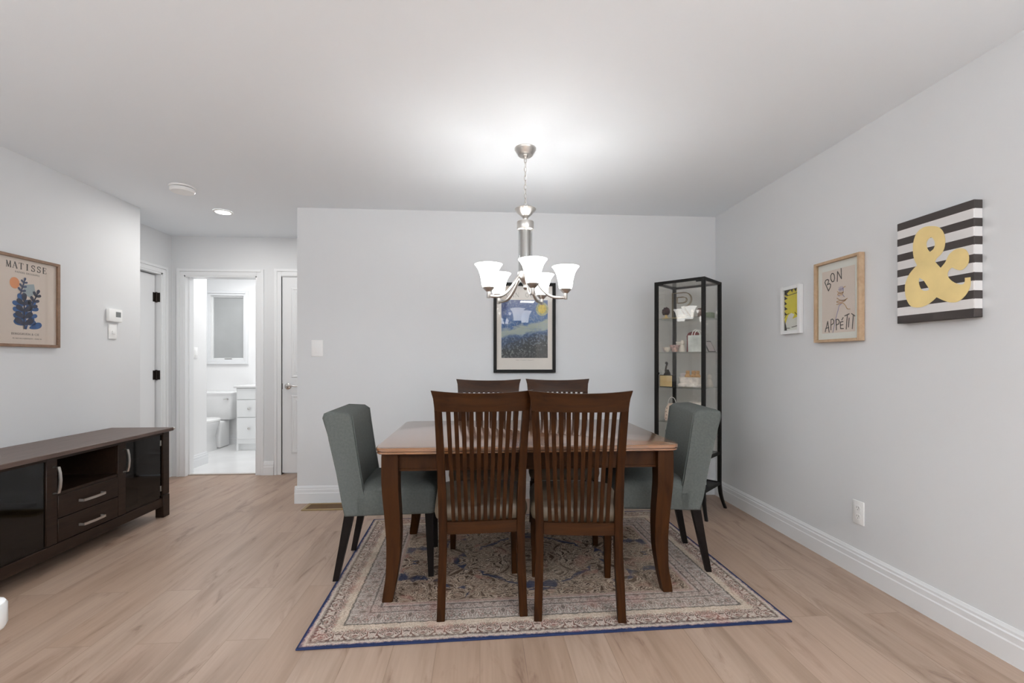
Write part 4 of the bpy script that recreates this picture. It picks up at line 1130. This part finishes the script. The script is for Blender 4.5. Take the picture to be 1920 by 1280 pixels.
z = SH[0]
t = item('rose_ornament', 'dark burgundy dried rose on a small gold stand on the top glass shelf', 'ornament', -.138, -.095, z); t.scale = (1.25, 1.25, 1.25)
b = B(); lathe(b, [(.026, 0), (.028, .004), (.010, .010), (.006, .022), (.012, .026)], n=16); obj('stand', b, 'gold', t)
b = B()
for k in range(9):
    a = k * 2.4; r = .004 + .0023 * k
    loft(b, [[(r * math.cos(a) + q * .016 * math.cos(a + 1.57) * wv, r * math.sin(a) + q * .016 * math.sin(a + 1.57) * wv, .024 + h * (.052 - .002 * k)) for q in (-1, -.4, .4, 1)] for h, wv in ((0, .4), (.5, 1.1), (1, .8))], False)
lathe(b, [(.006, .024), (.020, .034), (.024, .05), (.016, .066), (.004, .07)], n=10)
obj('rose', b, 'burg', t)
t = item('wire_letter', 'open gold wire letter R standing on the top glass shelf', 'decorative letter', -.080, .070, z + .0012, R(4))
t.scale = (1.0, 1, 1)
b = B()


def wl(pts):
    for y in (-.012, .012): tube(b, [(x, y, zz) for x, zz in pts], .0029, 6)


Hh = .222
outer = [(-.075, .002), (-.075, Hh)] + [(.02 + .058 * math.sin(R(a)), Hh - .058 + .058 * math.cos(R(a))) for a in range(0, 181, 20)] + [(.03, .084), (.082, .002), (.045, .002), (-.003, .084), (-.038, .084), (-.038, .002), (-.075, .002)]
wl(outer)
wl([(-.038, Hh - .036), (.015, Hh - .036), (.036, Hh - .045), (.042, Hh - .06), (.034, Hh - .076), (.015, Hh - .084), (-.038, Hh - .084), (-.038, Hh - .036)])
for x, zz in ((-.075, .002), (-.075, Hh), (-.038, Hh - .036), (-.038, Hh - .084), (.078, Hh - .058), (.082, .002), (-.038, .002), (.02, Hh)): tube(b, [(x, -.012, zz), (x, .012, zz)], .0016, 5)
obj('wire_frame', b, 'wire', t)
b = B(); box(b, -.032, -.003, 0, .032, .003, .085, .001); t = one('photo_card', b, 'photo', 'small brown portrait photo card on the top glass shelf', 'photo', .085, .06, z, R(-5))
b = B(); lathe(b, [(.014, 0), (.028, .010), (.034, .03), (.031, .03), (.024, .012), (.004, .006)], n=18); one('trinket_bowl', b, 'cream', 'small cream trinket bowl on the top glass shelf before the wire letter', 'bowl', -.03, -.02, z)
b = B(); box(b, -.05, -.008, 0, .05, .008, .006, .001); one('gold_pen', b, 'gold', 'slim gold bar lying on the top glass shelf', 'ornament', -.045, -.085, z, R(20))
b = B(); box(b, -.03, -.04, 0, .03, .04, .045, .002); one('green_box', b, 'green', 'small green box at the right end of the top glass shelf', 'box', .135, .08, z)
t = item('figurine', 'small white figurine on the top glass shelf beside the photo card', 'figurine', .035, .0, z)
b = B(); lathe(b, [(.016, 0), (.018, .006), (.012, .03), (.009, .045), (.004, .05)], n=14); obj('body', b, 'cream', t)
b = B(); lathe(b, [(.003, .046), (.010, .052), (.012, .060), (.008, .069), (.002, .072)], n=12); obj('head', b, 'cream', t)

z = SH[1]


def cup(name, label, mat, x, y, s=1., rz=0.):
    t = item(name, label, 'cup', x, y, z, rz)
    b = B(); lathe(b, [(.016 * s, 0), (.018 * s, .004 * s), (.026 * s, .018 * s), (.036 * s, .052 * s), (.034 * s, .052 * s), (.024 * s, .020 * s), (.004, .008 * s)], n=20); obj('body', b, mat, t)
    b = B(); tube(b, [((.030 + .018 * math.sin(u)) * s, 0, (.030 + .016 * math.cos(u)) * s) for u in [PI * i / 8 for i in range(9)]], .003 * s, 6); obj('handle', b, mat, t)


cup('teacup', 'small lilac teacup at the left of the second glass shelf', 'lilac', -.146, -.085, .75, R(60))
cup('teacup', 'white teacup beside the lilac one on the second glass shelf', 'cream', -.118, -.125, .75, R(270))
cup('teacup', 'red patterned teacup on the second glass shelf', 'redpat', -.085, -.055, 1.1, R(20))
b = B(); box(b, -.028, -.02, 0, .028, .02, .075, .003); box(b, -.03, -.022, .075, .03, .022, .088, .003); one('keepsake_box', b, 'cream', 'cream lidded keepsake box behind the red patterned teacup', 'box', -.085, .055, z)
t = item('figurine', 'seated cream figurine beside the gift bag on the second glass shelf', 'figurine', -.005, -.10, z)
b = B(); lathe(b, [(.020, 0), (.024, .012), (.018, .035), (.013, .055), (.006, .062)], n=14); obj('body', b, 'cream', t)
b = B(); lathe(b, [(.004, .058), (.013, .066), (.015, .078), (.010, .09), (.002, .094)], n=12); obj('head', b, 'cream', t)
t = item('gift_bag', 'white landscape printed gift bag with handles on the second glass shelf', 'bag', .095, -.06, z, R(3))
b = B(); loft(b, [[(-a, -d, zz), (a, -d, zz), (a, d, zz), (-a, d, zz)] for zz, a, d in ((0, .058, .030), (.128, .060, .032))]); obj('bag_body', b, 'scene', t)
for s in (-1, 1):
    b = B(); tube(b, [(.03 * math.cos(u), s * .028, .126 + .045 * math.sin(u)) for u in [PI * i / 8 for i in range(9)]], .003, 6); obj('handle', b, 'white', t)
b = B(); lathe(b, [(.052, 0), (.05, .10), (.052, .13), (.040, .155), (.015, .165), (.002, .166)], n=20); one('red_cap', b, 'redcloth', 'dark red domed cloth container behind the gift bag', 'container', .02, .06, z)
t = item('tilted_picture', 'dark tilted picture at the right of the second glass shelf', 'picture', .128, .105, z, R(70))
b = B(); loft(b, [[(-.04, y, zz), (.04, y, zz), (.04, y + .006, zz), (-.04, y + .006, zz)] for zz, y in ((0, -.03), (.09, .02))]); obj('frame', b, 'bronze', t)
b = B(); loft(b, [[(-.033, y, zz), (.033, y, zz), (.033, y + .001, zz), (-.033, y + .001, zz)] for zz, y in ((.008, -.0270), (.082, .0140))]); obj('photo', b, 'lilac', t)

z = SH[2]
t = item('keepsake_tin', 'yellow printed tin block with black edges on the third glass shelf', 'tin', -.112, -.135, z, R(3))
b = B(); box(b, -.054, -.022, 0, .054, .022, .094, .002); obj('tin_body', b, 'black', t)
b = B(); box(b, -.050, -.0235, .004, .048, -.0215, .090, .001); lb = obj('front_label', b, 'tin', t, label='yellow printed label')
b = B()
for k, (zz, L_) in enumerate(((.070, .03), (.058, .036), (.046, .04), (.034, .036), (.022, .03))): ribbon(b, [(-L_ + .004 * i * 0, zz), (L_, zz)], .0022, -.0236)
obj('printed_line', b, 'noodle', lb)
t = item('swan_ornament', 'small black swan ornament behind the yellow tin', 'ornament', -.150, -.050, z)
b = B(); loft(b, [oval(0, 0, .020, .030, .0, 14), oval(0, 0, .026, .042, .05, 14), oval(0, .004, .024, .036, .10, 14), oval(0, .012, .006, .010, .135, 14)]); obj('body', b, 'black', t)
b = B(); tube(b, crom([(0, -.012, .10), (0, -.026, .13), (0, -.018, .16), (0, -.004, .178), (0, -.016, .19), (0, -.030, .182)], 4), [.010] * 5 + [.007] * 8 + [.010] * 4 + [.008] * 2 + [.003] * 2, 8); obj('neck', b, 'bronze', t)
t = item('lace_basket', 'white lace trimmed basket on the third glass shelf', 'basket', .055, -.06, z, R(4))
b = B(); loft(b, [[(x, y, zz) for x, y in rrect(a, d, .02)] for zz, a, d in ((0, .078, .045), (.075, .088, .055), (.08, .092, .058), (.074, .082, .049))]); obj('basket_body', b, 'lace', t)
b = B()
for k in range(12): lathe(b, [(.002, 0), (.012, .004), (.015, .016), (.010, .026), (.002, .03)], -.075 + .0137 * k, -.055 + .004 * (k % 2), .002, 8)
obj('lace_trim', b, 'lace', t)
for k, (x, y) in enumerate(((.02, -.055), (.062, -.045), (.100, -.06))):
    t = item('knitted_bear', ('orange knitted bear lying at the left end of the lace basket', 'orange knitted bear sitting in the middle of the lace basket', 'orange knitted bear at the right end of the lace basket')[k], 'toy', x, y, z + .066, R(20 * k), 'knitted bears in the lace basket'); t.scale = (1.06, 1.06, 1.15)
    b = B(); lathe(b, [(.003, 0), (.018, .006), (.021, .02), (.014, .032), (.004, .036)], n=12); obj('body', b, 'straw', t)
    b = B(); lathe(b, [(.003, .030), (.012, .034), (.015, .043), (.010, .053), (.002, .056)], n=12); hd_ = obj('head', b, 'straw', t)
    b = B()
    for s in (-1, 1): lathe(b, [(.002, 0), (.005, .003), (.002, .007)], s * .010, 0, .049, 8)
    obj('ears', b, 'straw', hd_)
b = B(); loft(b, [[(x, y, zz) for x, y in rrect(a, d, .012)] for zz, a, d in ((0, .026, .022), (.10, .028, .024), (.106, .022, .018))]); one('tissue_pouch', b, 'lilac', 'pale lilac pouch between the yellow tin and the lace basket', 'pouch', -.045, .03, z)
t = item('figurine', 'white seated figurine at the right of the third glass shelf', 'figurine', .142, .07, z)
b = B(); lathe(b, [(.026, 0), (.030, .012), (.022, .04), (.014, .06), (.006, .066)], n=14); obj('body', b, 'cream', t)
b = B(); lathe(b, [(.004, .06), (.014, .068), (.017, .082), (.011, .095), (.002, .1)], n=12); obj('head', b, 'cream', t)
cup_z = z

z = SH[3]
t = item('dotted_pouch', 'peach pouch with dark dots and a white handle on the fourth glass shelf', 'bag', -.105, -.06, z, R(5))
b = B(); loft(b, [[(x, y, zz) for x, y in rrect(a, d, .018)] for zz, a, d in ((0, .052, .028), (.02, .056, .032), (.09, .050, .028), (.135, .030, .016))]); bd = obj('bag_body', b, 'pinkp', t)
b = B()
for i in range(4):
    for j in range(4):
        x, zz = -.038 + .025 * i + .006 * (j % 2), .016 + .027 * j
        prism(b, ellipse(x, zz, .0036, .0036, n=10), 'y', -.034 + .0016 * j - (0 if j else 0) - .0005, -.030 + .0016 * j)
obj('dot', b, 'photo', bd)
b = B(); tube(b, [(.032 * math.cos(u), 0, .130 + .055 * math.sin(u)) for u in [PI * i / 10 for i in range(11)]], .0028, 6); obj('handle', b, 'white', t)
b = B(); loft(b, [[(x, y, zz) for x, y in rrect(a, d, .02)] for zz, a, d in ((0, .06, .045), (.10, .065, .048), (.15, .058, .04))]); one('storage_pouch', b, 'lace', 'pale fabric pouch on the fourth glass shelf behind the chair back', 'pouch', .06, .02, z)
z = SH[4]
t = item('shadow_box', 'dark framed box on the lowest glass shelf behind the table corner', 'box', -.085, -.06, z, R(6))
b = B(); box(b, -.06, -.03, 0, .06, .03, .17, .002); obj('box_body', b, 'lilac', t)
b = B()
for x0, x1, z0, z1 in ((-.062, .062, .150, .172), (-.062, .062, 0, .012), (-.062, -.050, .012, .150), (.050, .062, .012, .150)): box(b, x0, -.032, z0, x1, -.028, z1)
obj('frame', b, 'black', t)
z = .206
for k, (x, y, hgt, mt, lab) in enumerate(((-.05, .06, .018, 'lace', 'white folded cloth on the bottom shelf of the glass cabinet'), (.10, -.06, .030, 'scene', 'grey printed booklet stack on the bottom shelf of the glass cabinet'))):
    b = B(); box(b, -.05, -.07, 0, .05, .07, hgt, .003); one(('folded_cloth', 'booklet_stack')[k], b, mt, lab, ('cloth', 'booklets')[k], x, y, z, R(9 * k))
